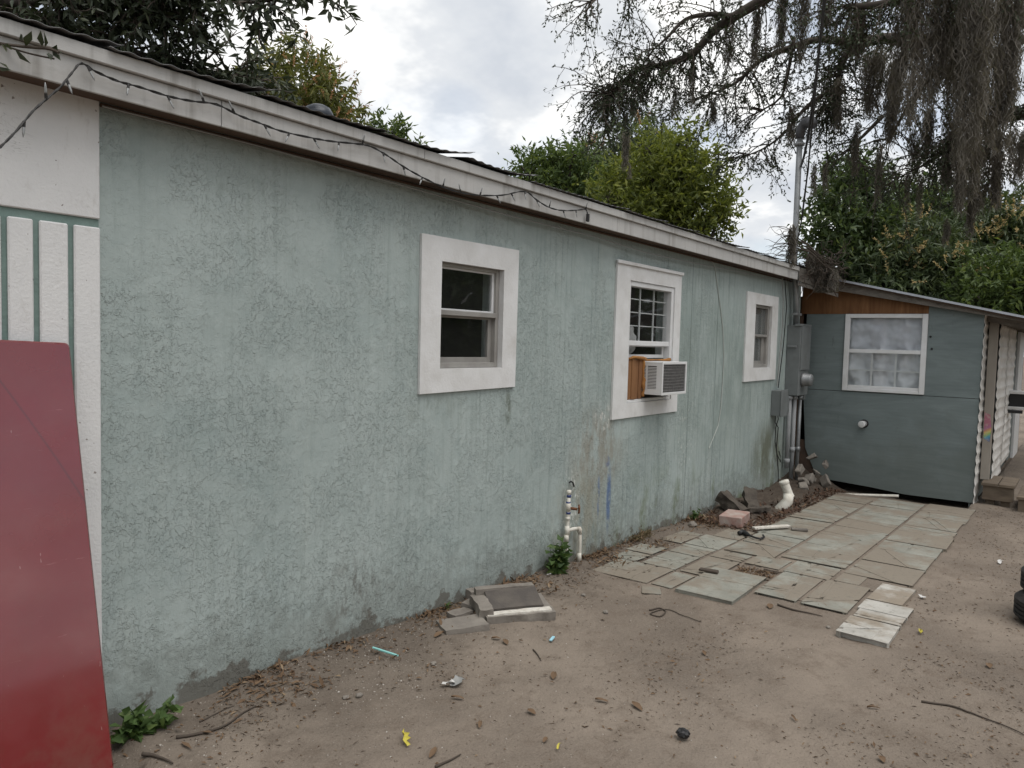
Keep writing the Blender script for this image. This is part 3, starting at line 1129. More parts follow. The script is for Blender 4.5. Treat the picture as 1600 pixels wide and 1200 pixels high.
# bunched white cloth seen behind the glass
me = []
cl = thing('bundled_cloth', (5.75, 0.25, 1.5), 'white cloth bundled inside behind the gridded window glass', 'cloth')
b = B()
bmesh.ops.create_icosphere(b.bm, subdivisions=4, radius=1.0)
for v in b.bm.verts:
    q = v.co.copy()
    s = 1 + 0.22 * noise.noise(q * 2.1) + 0.10 * noise.noise(q * 5.0)
    v.co = Vector((5.68 + q.x * 0.27 * s, 0.24 + q.y * 0.09 * s, 1.63 + q.z * 0.16 * s))
b.done('fold', M_FABRIC, cl, True)
b = B()
b.box((5.4, 0.16, 1.2), (6.25, 0.34, 1.5), 0.04, jit=0.02, seg=3)
b.done('bundle', M_FABRIC, cl, True)

# small far window
w3 = bpy.data.objects.new('window', None)
w3.location = (8.55, 0, 1.375)
COL.objects.link(w3)
w3.parent = house
w3.matrix_parent_inverse = house.matrix_basis.inverted()
trim(w3, W3, fmain, w3)
o = W3['o']
zq = onwall(1190, 524)[2]
b = B()
ring(b, fmain, o[0] + 0.003, o[1] - 0.003, o[2] + 0.003, o[3] - 0.003, 0.03, 0.05, 0.04, 0.03, -0.07, -0.012, 0.003)
b.done('frame', M_ALU, w3)
b = B()
b.box((o[0] + 0.032, -0.06, zq - 0.018), (o[1] - 0.052, -0.014, zq + 0.010), 0.002, fmain)
b.done('meeting_rail', M_ALU, w3)
b = B()
ring(b, fmain, o[0] + 0.032, o[1] - 0.052, o[2] + 0.042, zq - 0.02, 0.025, 0.09, 0.035, 0.012, -0.069, -0.045, 0.001)
b.done('lower_sash', M_ALU, w3)
pane(w3, fmain, o[0] + 0.032, o[1] - 0.052, zq + 0.0105, o[3] - 0.032, -0.045, M_GLASS_DIRTY)
pane(w3, fmain, o[0] + 0.058, o[1] - 0.143, o[2] + 0.078, zq - 0.033, -0.055, M_GLASS_DIRTY)

# ------------------------------------------------------------------ air conditioner in the window
pa = onwall(1003, 590, 0.0)
ax0 = pa[0]
acor = onx(1034, 592, ax0)
ay = acor[1]
ax1 = onwall(1072, 592, ay)[0]
az0 = onx(1034, 618, ax0)[2]
az1 = onx(1034, 566, ax0)[2]
ac = thing('air_conditioner', (ax0, 0, az0), 'white window air conditioner with grey fins jutting from gridded window', 'air conditioner')
b = B()
# housing shell as side, top, bottom and corner pieces with open grille areas
dd = 0.012
b.box((ax0, ay, az1 - dd), (ax1, 0.25, az1), 0.002)
b.box((ax0, ay, az0), (ax1, 0.25, az0 + dd), 0.002)
b.box((ax0, ay, az0 + dd), (ax0 + dd, ay + 0.05, az1 - dd))
b.box((ax1 - dd, ay, az0 + dd), (ax1, 0.25, az1 - dd))
b.box((ax0, ay + 0.235, az0 + dd), (ax0 + dd, 0.25, az1 - dd))
b.box((ax0 + 0.0005, ay + 0.0505, az0 + dd), (ax0 + dd, ay + 0.2345, az0 + 0.05))
b.box((ax0 + 0.0005, ay + 0.0505, az1 - 0.035), (ax0 + dd, ay + 0.2345, az1 - dd))
b.done('housing', M_VINYL, ac)
b = B()
b.box((ax0 + 0.05, ay + 0.03, az0 + 0.02), (ax1 - 0.05, 0.2, az1 - 0.02))
b.done('core', M_DARK, ac)
nl = 15
for k in range(nl):
    zz = az0 + 0.058 + (az1 - az0 - 0.105) * k / (nl - 1)
    b = B()
    b.box((ax0 + 0.001, ay + 0.0505, zz - 0.0032), (ax0 + 0.012, ay + 0.2345, zz + 0.0032))
    b.done('louvre', M_VINYL, ac)
b = B()
b.box((ax0 - 0.001, ay + 0.138, az0 + 0.05), (ax0 + 0.013, ay + 0.150, az1 - 0.036))
b.done('louvre_post', M_VINYL, ac)
b = B()
fr_ = 0.022
ring(b, lambda u, d, w: (u, ay - d, w), ax0 - 0.001, ax1 + 0.001, az0 - 0.002, az1 + 0.002, fr_, fr_, fr_, fr_, -0.006, 0.004, 0.002)
b.done('rear_frame', M_VINYL, ac)
b = B()
b.box((ax0 + fr_, ay + 0.016, az0 + fr_), (ax1 - fr_, ay + 0.03, az1 - fr_))
b.done('condenser_back', speckled('fin_grey', (0.16, 0.155, 0.15), (0.22, 0.215, 0.21), 30, 0.7, 0, 60, (0.55, 0.54, 0.52), stretch=(1, 1, 0.6)), ac)
b = B()
for k in range(46):
    xx = ax0 + fr_ + 0.006 + (ax1 - ax0 - 2 * fr_ - 0.012) * k / 45
    b.box((xx - 0.0012, ay + 0.004, az0 + fr_), (xx + 0.0012, ay + 0.016, az1 - fr_))
for k in range(9):
    zz = az0 + fr_ + 0.015 + (az1 - az0 - 2 * fr_ - 0.03) * k / 8
    b.box((ax0 + fr_, ay + 0.0025, zz - 0.002), (ax1 - fr_, ay + 0.0038, zz + 0.002))
tag(b.done('fins', speckled('fin_grey_front', (0.20, 0.195, 0.19), (0.28, 0.275, 0.27), 40, 0.6, metal=0.3), ac), kind='stuff')

# cardboard and foam fillers
pc0, pc1 = W2['o'][0] + 0.031, ax0 - 0.01
zc0, zc1 = W2['o'][2] + 0.03, zl - 0.035
fill = thing('cardboard_panel', (pc0, 0, zc0), 'brown cardboard panel filling the window gap beside the air conditioner', 'cardboard')
nseg = 4
for k in range(nseg):
    u0 = pc0 + (pc1 - pc0) * k / nseg
    u1 = pc0 + (pc1 - pc0) * (k + 1) / nseg - 0.002
    b = B()
    b.box((u0, -0.02 + 0.006 * (k % 2), zc0), (u1, 0.004 + 0.007 * (k % 2), zc1 + 0.015 * (k % 2)), 0.003, fmain, jit=0.003)
    b.done('pleat', M_CARD, fill)
b = B()
pts = []
for k in range(12):
    t = k / 11
    pts.append((pc1 + 0.004 + random.uniform(-.008, .008), -0.012 - random.uniform(0, .01), zc0 + 0.02 + (zc1 - zc0 - 0.02) * t))
b.tube(pts, [0.010 + random.uniform(0, 0.010) for _ in pts], 6)
b.tube([(pc0, -0.008, zc1 + 0.01), (pc0 + 0.08, -0.014, zc1 + 0.025), (pc1 - 0.03, -0.016, zc1 + 0.015), (pc1 + 0.03, -0.02, zc1 + 0.008)], [0.008, 0.013, 0.018, 0.014], 6)
b.tube([(ax0 + 0.03, -0.02, az1 + 0.012), (ax0 + 0.2, -0.015, az1 + 0.014), (ax1 - 0.1, -0.02, az1 + 0.012), (ax1 - 0.02, -0.03, az1 + 0.016)], [0.008, 0.006, 0.010, 0.017], 6)
b.done('foam_bead', M_FOAM, fill, True)
b = B()
b.box((W2['o'][0] + 0.032, -0.06, zc0 - 0.003), (W2['o'][1] - 0.046, -0.05, zl - 0.022), 0, fmain)
b.done('backing_board', M_DARK, fill)

# ------------------------------------------------------------------ string lights
sp = [(0, 230, .34), (25, 205, .32), (50, 175, .29), (72, 155, .26), (95, 135, .23), (112, 114, .20), (127, 99, .175), (150, 112, .172), (185, 127, .172), (218, 136, .172), (262, 150, .172), (300, 158, .172), (338, 163, .172),
      (375, 181, .172), (405, 192, .172), (440, 205, .172), (490, 216, .172), (520, 221, .172), (560, 225, .172), (580, 229, .172), (605, 243, .172), (630, 260, .172), (660, 277, .172), (692, 292, .172), (720, 301, .172), (750, 305, .172),
      (785, 305, .172), (820, 299, .172), (838, 312, .172), (858, 324, .172), (880, 329, .172), (905, 328, .172), (915, 327, .172), (918, 334, .172)]
spw = [onwall(p[0], p[1], -p[2]) for p in sp]
# resample
spw = [tuple(p) for p in limb_path([tuple(p) for p in spw])]
path = [Vector(spw[0])]
for a_, b_ in zip(spw[:-1], spw[1:]):
    a_, b_ = Vector(a_), Vector(b_)
    n = max(1, int((b_ - a_).length / 0.03))
    for k in range(1, n + 1):
        path.append(a_.lerp(b_, k / n))
lights = thing('string_lights', tuple(path[40]), 'dark string of unlit miniature lights strung along the white fascia', 'string lights')
for s_ in (0, 1):
    b = B()
    b.tube([p + Vector((0, 0.0028 * math.sin(i * 1.3 + s_ * math.pi), 0.0028 * math.cos(i * 1.3 + s_ * math.pi))) for i, p in enumerate(path)], 0.0028, 5)
    b.done('wire', M_CABLE, lights)
M_BULB = Mat('bulb_glass', (0.30, 0.31, 0.31), 0.2, 0, 0.6).m
acc = 0.0
prev = path[0]
for i, p in enumerate(path[1:]):
    acc += (p - prev).length
    prev = p
    if acc > 0.125:
        acc = 0
        far_ = p.x > 3.6
        dr = Vector((random.uniform(-.6, .6), random.uniform(-.35, -.05), random.choice([-1, -1, -1, .9])))
        dr.normalize()
        b = B()
        b.tube([p, p + dr * 0.018], 0.0048, 6)
        soc = b.done('socket', M_CABLE, lights)
        b = B()
        b.tube([p + dr * 0.0185, p + dr * 0.022, p + dr * 0.04, p + dr * 0.052], [0.0036, 0.0042, 0.0036, 0.0008], 6)
        b.done('bulb', M_BULB, lights, True)
b = B()
e_ = path[-1]
b.box((e_.x - 0.012, e_.y - 0.012, e_.z - 0.055), (e_.x + 0.012, e_.y + 0.006, e_.z), 0.003)
b.done('end_plug', M_BLACK, lights)

# wires tacked beneath the eave
ew = thing('eave_cable', (5, -0.03, 2.42), 'thin grey cable sagging just under the eave', 'cable')
b = B()
pp = [onwall(p[0], p[1] + 8, -0.045) for p in ((160, 158), (400, 219), (560, 262), (690, 299), (800, 330), (930, 362), (1010, 387), (1090, 404), (1160, 418), (1222, 432))]
b.tube(pp, 0.004, 5)
b.done('wire', M_GREYCABLE, ew)
lw = thing('wall_cable', (6.9, -0.01, 1), 'pale thin cable looping down the green wall between the far windows', 'cable')
b = B()
b.tube([onwall(x, y, -0.006) for x, y in ((1108, 405), (1116, 413), (1118, 425), (1122, 455), (1127, 490), (1130, 520), (1131, 560), (1129, 600), (1126, 640), (1122, 665), (1112, 690), (1108, 700))], 0.004, 5)
b.done('wire', speckled('pale_cable', (0.5, 0.52, 0.49), (0.4, 0.43, 0.4), 5), lw)

# ------------------------------------------------------------------ electric service on the wall end
yb = -0.16
mx0 = onwall(1238, 560, -0.02)[0] - 0.1
mx0 = 9.52
mb = thing('meter_box', (mx0, 0, 1.0), 'tall grey electric meter box mounted on the house corner', 'meter box')
b = B()
b.box((9.46, -0.17, 1.02), (9.86, -0.0008, 1.90), 0.006)
b.done('cabinet', M_GREYPAINT, mb)
b = B()
b.box((9.475, -0.184, 1.34), (9.845, -0.1705, 1.885), 0.003)
b.done('cover', M_GREYPAINT, mb)
b = B()
b.box((9.44, -0.10, 1.885), (9.88, -0.178, 1.915), 0.004)
b.done('rain_hood', M_GREYPAINT, mb)
b = B()
b.lathe([(0.085, 0.0), (0.085, 0.03), (0.078, 0.035), (0.078, 0.10), (0.07, 0.12), (0.0, 0.125)], (9.60, -0.1705, 1.22), (0, -1, 0), 24)
b.done('meter', M_GALV, mb, True)
b = B()
b.box((9.30, -0.10, 0.82), (9.37, -0.001, 1.02), 0.005)
b.box((9.885, -0.12, 0.95), (9.96, -0.02, 1.06), 0.004)
b.done('side_knockout', M_GREYPAINT, mb)

jb = thing('junction_box', (9.0, 0, 0.9), 'small dark grey junction box on wall left of meter', 'junction box')
q0 = onwall(1204, 606, -0.0)
q1 = onwall(1212, 640, -0.09)
b = B()
b.box((8.98, -0.115, 0.79), (9.2, -0.001, 1.10), 0.006)
b.done('body', M_GREYPAINT, jb)
b = B()
b.box((8.972, -0.128, 0.782), (9.208, -0.1155, 1.108), 0.003)
b.done('lid', M_GREYPAINT, jb)

mast = thing('service_mast', (9.35, -0.08, 1.9), 'tall grey metal service mast rising through the eave to a weatherhead', 'mast')
mt = onwall(1250, 212, -0.09)
mbm = onwall(1241, 404, -0.09)
b = B()
b.tube([(9.56, -0.075, 1.9), (9.50, -0.082, 2.2), (mbm[0], -0.09, mbm[2]), (mt[0], -0.09, mt[2])], 0.034, 14)
b.done('pipe', M_GALV, mast, True)
b = B()
b.lathe([(0.058, -0.12), (0.06, -0.09), (0.05, -0.085)], (mt[0], -0.09, mt[2]), n=16)
b.done('collar', M_GALV, mast, True)
b = B()
b.tube([(mt[0], -0.09, mt[2] - 0.03), (mt[0], -0.09, mt[2] + 0.06), (mt[0] - 0.03, -0.15, mt[2] + 0.13), (mt[0] - 0.09, -0.23, mt[2] + 0.12), (mt[0] - 0.13, -0.28, mt[2] + 0.07)], [0.05, 0.055, 0.065, 0.07, 0.055], 14)
b.done('weatherhead', Mat('weatherhead_metal', (0.10, 0.10, 0.105), 0.5, 0.4).m, mast, True)
b = B()
b.box((9.40, -0.13, 2.02), (9.60, -0.07, 2.05), 0.002)
b.box((9.44, -0.13, 1.62), (9.455, -0.02, 1.65), 0.002)
b.done('strap', M_GALV, mast)

# service drop running up and out over the yard
sd_top = Vector((6.2, -6.5, 8.6))
sd0 = Vector((mt[0] - 0.11, -0.27, mt[2] + 0.06))
tgt = Vector(at(1293, -40, 7.5))
for k, (off, r_, lb) in enumerate((((0, 0, 0), 0.013, 'thick black overhead cable rising from weatherhead past the mossy oak'), ((-0.05, 0.0, -0.06), 0.008, 'thin black overhead wire beside the thick service cable'))):
    sdc = thing('service_cable', tuple(sd0), lb, 'cable')
    pts = []
    s_a = Vector((mt[0], -0.10, mt[2] - 0.35 - 0.9 * k)) + Vector((0.06, 0, 0))
    for i in range(17):
        t = i / 16
        p = s_a.lerp(tgt + Vector(off), t)
        p.z -= 0.35 * math.sin(math.pi * t) * (1 + 0.35 * k)
        pts.append(p)
    ext = (pts[-1] - pts[-3]).normalized() * 6 + pts[-1]
    b = B()
    b.tube(pts + [ext], r_, 6)
    b.done('cable', M_CABLE, sdc)
    for j in range(2):
        b = B()
        p0 = sd0 + Vector((0.02 * j, 0.01, 0))
        p2 = pts[3 + j * 2 + k]
        p1 = (p0 + p2) / 2 + Vector((-0.10 - 0.05 * j, -0.05, 0.02 - 0.12 * j))
        b.tube([p0, p0.lerp(p1, .5) + Vector((-.03, 0, -.03)), p1, p1.lerp(p2, .5) + Vector((-.02, 0, .02)), p2], 0.006, 5)
        b.done('drip_loop', M_CABLE, sdc)

# conduits below the box
for (x, y, r, z0, z1, lb, m_) in ((9.50, -0.06, 0.028, 0.10, 1.02, 'pale grey conduit running down from meter box, leftmost of three', M_GREYPVC), (9.60, -0.09, 0.028, -0.15, 1.02, 'pale grey conduit running down from meter box, middle of three', M_GREYPVC), (9.70, -0.13, 0.022, -0.15, 1.02, 'slim grey conduit running down from meter box, rightmost of three', M_GALV)):
    c = thing('conduit', (x, y, z0), lb, 'conduit', 'conduits below the meter box')
    b = B()
    b.tube([(x, y, z0), (x, y, z1)], r, 12)
    b.done('pipe', m_, c, True)
    b = B()
    b.lathe([(r * 1.3, 0), (r * 1.3, 0.06)], (x, y, 0.30 if z0 < 0 else 0.16), n=12)
    b.lathe([(r * 1.35, 0), (r * 1.35, 0.04)], (x, y, z1 - 0.05), n=12)
    b.done('coupling', m_, c, True)
c = thing('electric_wiring', (9.25, -0.03, 1.0), 'tangle of thin wires dropping past junction box by far window', 'wiring')
for pts, m_ in ((((1222, 432), (1224, 470), (1222, 520), (1217, 570), (1214, 604)), M_GREYCABLE), (((1226, 432), (1229, 480), (1224, 540), (1219, 580), (1216, 606)), M_CABLE),
                (((1214, 640), (1216, 655), (1212, 668), (1211, 690), (1214, 710), (1220, 722), (1219, 712), (1217, 705)), M_CABLE), (((1212, 640), (1211, 660), (1216, 668), (1213, 700), (1216, 735), (1216, 758)), M_CABLE)):
    b = B()
    b.tube([onwall(p[0], p[1], -0.03) for p in pts], 0.006, 5)
    b.done('wire', m_, c)

# ------------------------------------------------------------------ plumbing
# white PVC clean-out in the corner
cp = thing('pvc_cleanout', (8.15, -0.42, gz(8.1)), 'white bent PVC drain pipe standing at the littered corner', 'pipe')
e0 = Vector((8.0, -0.44, gz(8) - 0.06))
e1 = onx(1226, 790, 8.1)
b = B()
p0 = Vector(onx(1217, 797, 8.05)); p1 = Vector(onx(1231, 783, 8.1)); p2 = Vector(onx(1232, 772, 8.12)); p3 = Vector(onx(1226, 756, 8.1))
b.tube([p0 + Vector((0, 0, -0.05)), p0, p1, p2], 0.056, 14)
b.done('elbow', M_PVC, cp, True)
b = B()
b.tube([p2 + (p2 - p3) * 0.3, p2, p3], [0.052, 0.047, 0.047], 14, cap=False)
b.lathe([(0.05, 0), (0.053, 0.005), (0.053, 0.03), (0.05, 0.035)], p3, (p3 - p2), 16)
b.done('stub', M_PVC, cp, True)
pp_ = thing('pvc_pipe', (9.3, -0.4, gz(9.3)), 'thin white PVC pipe lying along the foot of the shed wall', 'pipe')
b = B()
a0, a1 = onx(1246, 769, 9.62), onx(1404, 775, 9.86)
b.tube([a0, (a0 + a1) / 2 + np.array([0, 0, -0.008]), a1], 0.017, 8)
b.done('pipe', M_PVC, pp_, True)

# garden tap standpipe
tp = thing('tap_standpipe', (4.62, -0.05, gz(4.6)), 'white PVC standpipe with rusty tap against the green wall', 'standpipe')
yt = -0.045
TP = lambda x, y: onwall(x, y, yt)
b = B()
b.tube([TP(883, 893), TP(885, 850), TP(888, 800), TP(889, 768)], 0.0135, 10)
b.done('riser', M_PVC, tp, True)
b = B()
b.tube([TP(886, 829), TP(898, 826), TP(903, 826)], 0.0135, 10)
b.tube([TP(906, 829), TP(906, 850), TP(905, 880), TP(904, 886)], 0.0135, 10)
b.lathe([(0.017, -0.02), (0.018, 0.0), (0.014, 0.018)], TP(905, 827), (0, 0, 1), 12)
b.done('branch', M_PVC, tp, True)
for (x, ya, yb_, m_, r_) in ((883, 872, 862, M_PVC, .019), (885, 846, 836, M_PVC, .017), (886, 836, 822, M_PVC, .0175), (887, 812, 808, M_PVC, .016), (905, 878, 864, M_PVC, .0165), (906, 834, 826, M_PVC, .0165), (888, 798, 786, M_PVC, .0175), (889, 772, 766, M_PVC, .017)):
    b = B()
    b.tube([TP(x, ya), TP(x, yb_)], r_, 10)
    b.done('coupling', m_, tp, True)
for (x, ya, yb_) in ((888, 803, 800), (888, 787, 784), (889, 777, 773)):
    b = B()
    b.tube([TP(x, ya), TP(x, yb_)], .0168, 10)
    b.done('primer_band', M_BLUEGLUE, tp, True)
b = B()
pv = Vector(TP(889, 794))
b.tube([pv, pv + Vector((0.02, -0.03, -0.003)), pv + Vector((0.035, -0.05, -0.006))], [0.010, 0.011, 0.009], 8)
b.done('valve', M_RUST, tp, True)
b = B()
hv = pv + Vector((0.042, -0.06, -0.006))
b.lathe([(0.008, -0.006), (0.027, -0.004), (0.03, 0.0), (0.027, 0.006), (0.008, 0.008)], hv, (0.6, -0.75, 0), 10)
for k in range(5):
    an = k * 2 * math.pi / 5
    s_ = Vector((0.78, 0.62, 0))
    b.tube([hv + (s_ * math.cos(an) + Vector((0, 0, 1)) * math.sin(an)) * 0.026, hv + (s_ * math.cos(an) + Vector((0, 0, 1)) * math.sin(an)) * 0.034], 0.007, 6)
b.done('handwheel', M_RUST, tp, True)
hk = thing('wall_hook', tuple(TP(893, 752)), 'small black hook on the wall above the tap', 'hook')
b = B()
b.tube([onwall(890, 754, -0.004), onwall(892, 752, -0.02), onwall(895, 754, -0.02), onwall(897, 760, -0.012)], 0.006, 6)
b.done('hook_wire', M_BLACK, hk, True)

# ------------------------------------------------------------------ shed at the end of the yard
shed = thing('shed', (SX, -1, gz(SX)), 'blue green plywood shed with lean-to metal roof at end of patio', 'shed')
Y = lambda px, py: -onx(px, py, SX)[1]
SZ = 1.079
WS = (0.515, 1.45, 1.09, 2.066)      # window outer (u0,u1,z0,z1)
YR = 2.02
topz = lambda u: 2.365 + (0.02 - u) * 0.142 + 0.05
T = 0.018


def panel(name, pts, d0, d1, mat, par):
    b = B()
    b.prism(pts, d0, d1, lambda x, z, d: fshed(x, d, z))
    return b.done(name, mat, par)


zb = lambda u: -0.095 - 0.03 * u / 2.0
panel('plywood_panel', [(0.26, zb(0.3) + 0.0), (0.45, zb(0.4) + 0.012), (0.9, zb(0.9) - 0.005), (1.3, zb(1.3) - 0.035), (YR, zb(2) - 0.02), (YR, SZ - 0.003), (0.03, SZ - 0.003), (0.09, 0.3), (0.2, 0.05)], -T, 0.0, M_PLYP, shed)
panel('plywood_panel', [(0.03, SZ + 0.003), (WS[0] + 0.01, SZ + 0.003), (WS[0] + 0.01, WS[3]), (0.03, WS[3])], -T, 0.0, M_PLYP, shed)
panel('plywood_panel', [(WS[1] - 0.01, SZ + 0.003), (YR, SZ + 0.003), (YR, topz(YR)), (WS[1] - 0.0, topz(WS[1]))], -T, 0.0, M_PLYP, shed)
panel('raw_plywood_panel', [(-0.04, WS[3] + 0.003), (WS[1] - 0.003, WS[3] + 0.003), (WS[1] - 0.003, topz(WS[1])), (-0.04, topz(-0.04))], -T, 0.0, M_PLYR, shed)
panel('plywood_panel', [(WS[0] + 0.012, SZ + 0.003), (WS[1] - 0.012, SZ + 0.003), (WS[1] - 0.012, WS[2] + 0.02), (WS[0] + 0.012, WS[2] + 0.02)], -T, -0.0, M_PLYP, shed)
b = B()
b.box((SX + 0.02, 0.02, -0.1), (SX + 0.06, 0.6, 2.3))
b.box((SX + 0.02, -0.3, -0.1), (SX + 0.06, 0.018, 0.4))
b.box((17.5, -YR + 0.02, -0.3), (17.6, 0.6, 2.3))
b.box((SX + 0.105, 0.5, -0.3), (17.49, 0.6, 2.3))
b.done('inner_wall', M_SOFFIT, shed)

# shed window
ws = bpy.data.objects.new('window', None)
ws.location = (SX, -1, 1.09)
COL.objects.link(ws)
ws.parent = shed
ws.matrix_parent_inverse = shed.matrix_basis.inverted()
b = B()
ring(b, fshed, WS[0], WS[1], WS[2], WS[3], 0.06, 0.06, 0.04, 0.05, -0.02, 0.025, 0.004)
b.done('frame', M_VINYL, ws)
zm = 1.598
b = B()
b.box((WS[0] + 0.061, -0.015, zm - 0.022), (WS[1] - 0.061, 0.022, zm + 0.025), 0.003, fshed)
b.done('meeting_rail', M_VINYL, ws)
b = B()
b.box((WS[0] + 0.062, -0.015, WS[2] + 0.041), (WS[1] - 0.062, 0.012, WS[2] + 0.075), 0.003, fshed)
b.done('bottom_rail', M_VINYL, ws)
for k in (1, 2):
    u = WS[0] + 0.06 + (WS[1] - WS[0] - 0.12) * k / 3
    b = B()
    b.box((u - 0.009, -0.016, WS[2] + 0.076), (u + 0.009, -0.010, zm - 0.023), 0, fshed)
    b.done('muntin', M_VINYL, ws)
b = B()
b.box((WS[0] + 0.062, -0.0205, 1.352), (WS[1] - 0.062, -0.0165, 1.366), 0, fshed)
b.done('muntin', M_VINYL, ws)
pane(ws, fshed, WS[0] + 0.061, WS[1] - 0.061, zm + 0.0255, WS[3] - 0.051, -0.006, make_glass('shed_glass', 0.03, (0.95, 0.96, 0.97), 0.08, 3))
pane(ws, fshed, WS[0] + 0.062, WS[1] - 0.062, WS[2] + 0.0755, zm - 0.023, -0.003, M_GLASS)
# crumpled white curtain
nu, nz = 60, 60
vs = []
for i in range(nu + 1):
    for j in range(nz + 1):
        u = WS[0] + 0.03 + (WS[1] - WS[0] - 0.06) * i / nu
        z = WS[2] + 0.02 + (WS[3] - WS[2] - 0.05) * j / nz
        d = -0.055 + 0.045 * noise.noise(Vector((u * 6, z * 5, 1))) + 0.03 * noise.noise(Vector((u * 13 + z * 5, z * 11 - u * 3, 4))) + 0.012 * math.sin(u * 22 + 3 * noise.noise(Vector((u * 3, z * 3, 0))))
        vs.append(fshed(u, d, z))
qs = [[i * (nz + 1) + j, (i + 1) * (nz + 1) + j, (i + 1) * (nz + 1) + j + 1, i * (nz + 1) + j + 1] for i in range(nu) for j in range(nz)]
cu = thing('curtain', (SX + 0.06, -1, 1.1), 'crumpled white curtain hung inside the shed window', 'curtain')
link('cloth', np_mesh('cloth', vs, qs, True), M_CURTAIN, cu)

# roof of the shed: beam, metal sheet
RXF = 9.97
ra = onx(1313, 437, RXF)
rb = onx(1600, 494, RXF)
slope = (rb[2] - ra[2]) / (rb[1] - ra[1])
zr_ = lambda y: ra[2] + (y - ra[1]) * slope
ba = onx(1313, 455, SX - 0.1)
bb = onx(1530, 491, SX - 0.1)
bsl = (bb[2] - ba[2]) / (bb[1] - ba[1])
zbm = lambda y: ba[2] + (y - ba[1]) * bsl
b = B()
b.prism([(-2.55, zbm(-2.55)), (0.35, zbm(0.35)), (0.35, zr_(0.35) - 0.012), (-2.55, zr_(-2.55) - 0.012)], SX - 0.11, SX - 0.03, lambda y, z, x: (x, y, z))
b.done('roof_beam', M_OLDWOOD, shed)
rf = B()
rf.box((RXF + 0.02, -2.6, 0), (17.8, 0.9, 0.02), f=lambda x, y, z: (x, y, zr_(y) - 0.04 + z))
rf = rf.done('roof', M_SOFFIT, shed)
for k in range(8):
    x0_, x1_ = RXF + k * 0.98, RXF + (k + 1) * 0.98 + 0.03
    vs = []
    n = 48
    for i in range(n + 1):
        x = x0_ + (x1_ - x0_) * i / n
        w = 0.008 * max(0.0, math.cos(2 * math.pi * x / 0.23)) ** 3 + 0.002 * k
        for yy in (-2.68, -1.0, 0.9):
            vs.append((x, yy, zr_(yy) + w))
    qs = [[i * 3 + j, (i + 1) * 3 + j, (i + 1) * 3 + j + 1, i * 3 + j + 1] for i in range(n) for j in range(2)]
    o = link('roof_sheet', np_mesh('roof_sheet', vs, qs), M_SHEDROOF, rf)
b = B()
b.prism([(-2.68, zr_(-2.68) - 0.022), (0.3, zr_(0.3) - 0.022), (0.3, zr_(0.3) + 0.004), (-2.68, zr_(-2.68) + 0.004)], RXF - 0.012, RXF - 0.002, lambda y, z, x: (x, y, z))
b.done('edge_trim', M_SHEDROOF, rf)
for k in range(14):
    b = B()
    xx = RXF + 0.35 + k * 0.5
    b.box((xx, -2.5, 0), (xx + 0.045, -YR + 0.1, 0.09), f=lambda x, y, z: (x, y, zr_(y) - 0.135 + z))
    b.done('rafter_tail', M_OLDWOOD, rf)

# side wall: ribbed white siding, post
def ribbed(x0, x1, y, z0, z1, name='siding_sheet', pitch=0.125, amp=0.016, wob=0.0):
    n = int((z1 - z0) / 0.0125)
    cols = 5
    vs = []
    for j in range(n + 1):
        z = z0 + (z1 - z0) * j / n
        ph = (z / pitch) % 1.0
        w = amp * (1 - abs(2 * ph - 1)) ** 2.0
        for i in range(cols):
            x = x0 + (x1 - x0) * i / (cols - 1)
            vs.append((x + 0.012 * noise.noise(Vector((z * 9, x, 1))), y - w * (0.75 + 0.5 * noise.noise(Vector((z * 5, x, 7)))) - wob * noise.noise(Vector((x * 2, z * 2, 3))), z))
    qs = [[j * cols + i, j * cols + i + 1, (j + 1) * cols + i + 1, (j + 1) * cols + i] for j in range(n) for i in range(cols - 1)]
    o = link(name, np_mesh(name, vs, qs), M_SIDING, shed)
    s = o.modifiers.new('thickness', 'SOLIDIFY')
    s.thickness = 0.003
    return o


YS = -YR - 0.004
ztop = zr_(YS) - 0.05
ribbed(SX - 0.02, SX + 0.42, YS, -0.21, ztop)
b = B()
b.box((SX + 0.30, YS - 0.118, 0.103), (SX + 0.34, YS - 0.022, ztop - 0.02), 0.004)
post = b.done('corner_post', M_POST, shed)
# faded rainbow drawing on the post
M_ST = Mat('rainbow_paint', (0.7, 0.5, 0.5), 0.8)
sx_, sy_, sz_ = M_ST.xyz()
rr = M_ST.math('ADD', sz_, M_ST.math('MULTIPLY', M_ST.math('SUBTRACT', sy_, YS - 0.09), 0.6))
rp = M_ST.n('ShaderNodeValToRGB')
els = rp.color_ramp.elements
els[0].position = 0.0
els[0].color = (0.07, 0.11, 0.30, 1)
els[1].position = 1.0
els[1].color = (0.40, 0.15, 0.20, 1)
for pos, c_ in ((0.2, (0.08, 0.30, 0.45)), (0.38, (0.25, 0.45, 0.15)), (0.55, (0.58, 0.50, 0.16)), (0.72, (0.52, 0.25, 0.15)), (0.86, (0.36, 0.15, 0.28))):
    q = els.new(pos)
    q.color = (*c_, 1)
M_ST.l(M_ST.rng(rr, 0.55, 0.80), rp.inputs[0])
M_ST.color(M_ST.mix(M_ST.rng(M_ST.noise(30, 4, 0.6), 0.5, 0.62, 0, 0.5), rp.outputs[0], (0.46, 0.41, 0.34)))
b = B()
b.prism([(YS - 0.035, 0.60), (YS - 0.095, 0.56), (YS - 0.108, 0.72), (YS - 0.09, 0.88), (YS - 0.03, 0.91)], SX + 0.2985, SX + 0.2975, lambda y, z, x: (x, y, z))
b.done('rainbow_drawing', M_ST.m, post)
ribbed(SX + 0.40, SX + 1.6, YS - 0.126, 0.03, ztop - 0.03, wob=0.01)
ribbed(SX + 1.61, SX + 2.85, YS - 0.129, 0.12, ztop - 0.08, wob=0.012)
b = B()
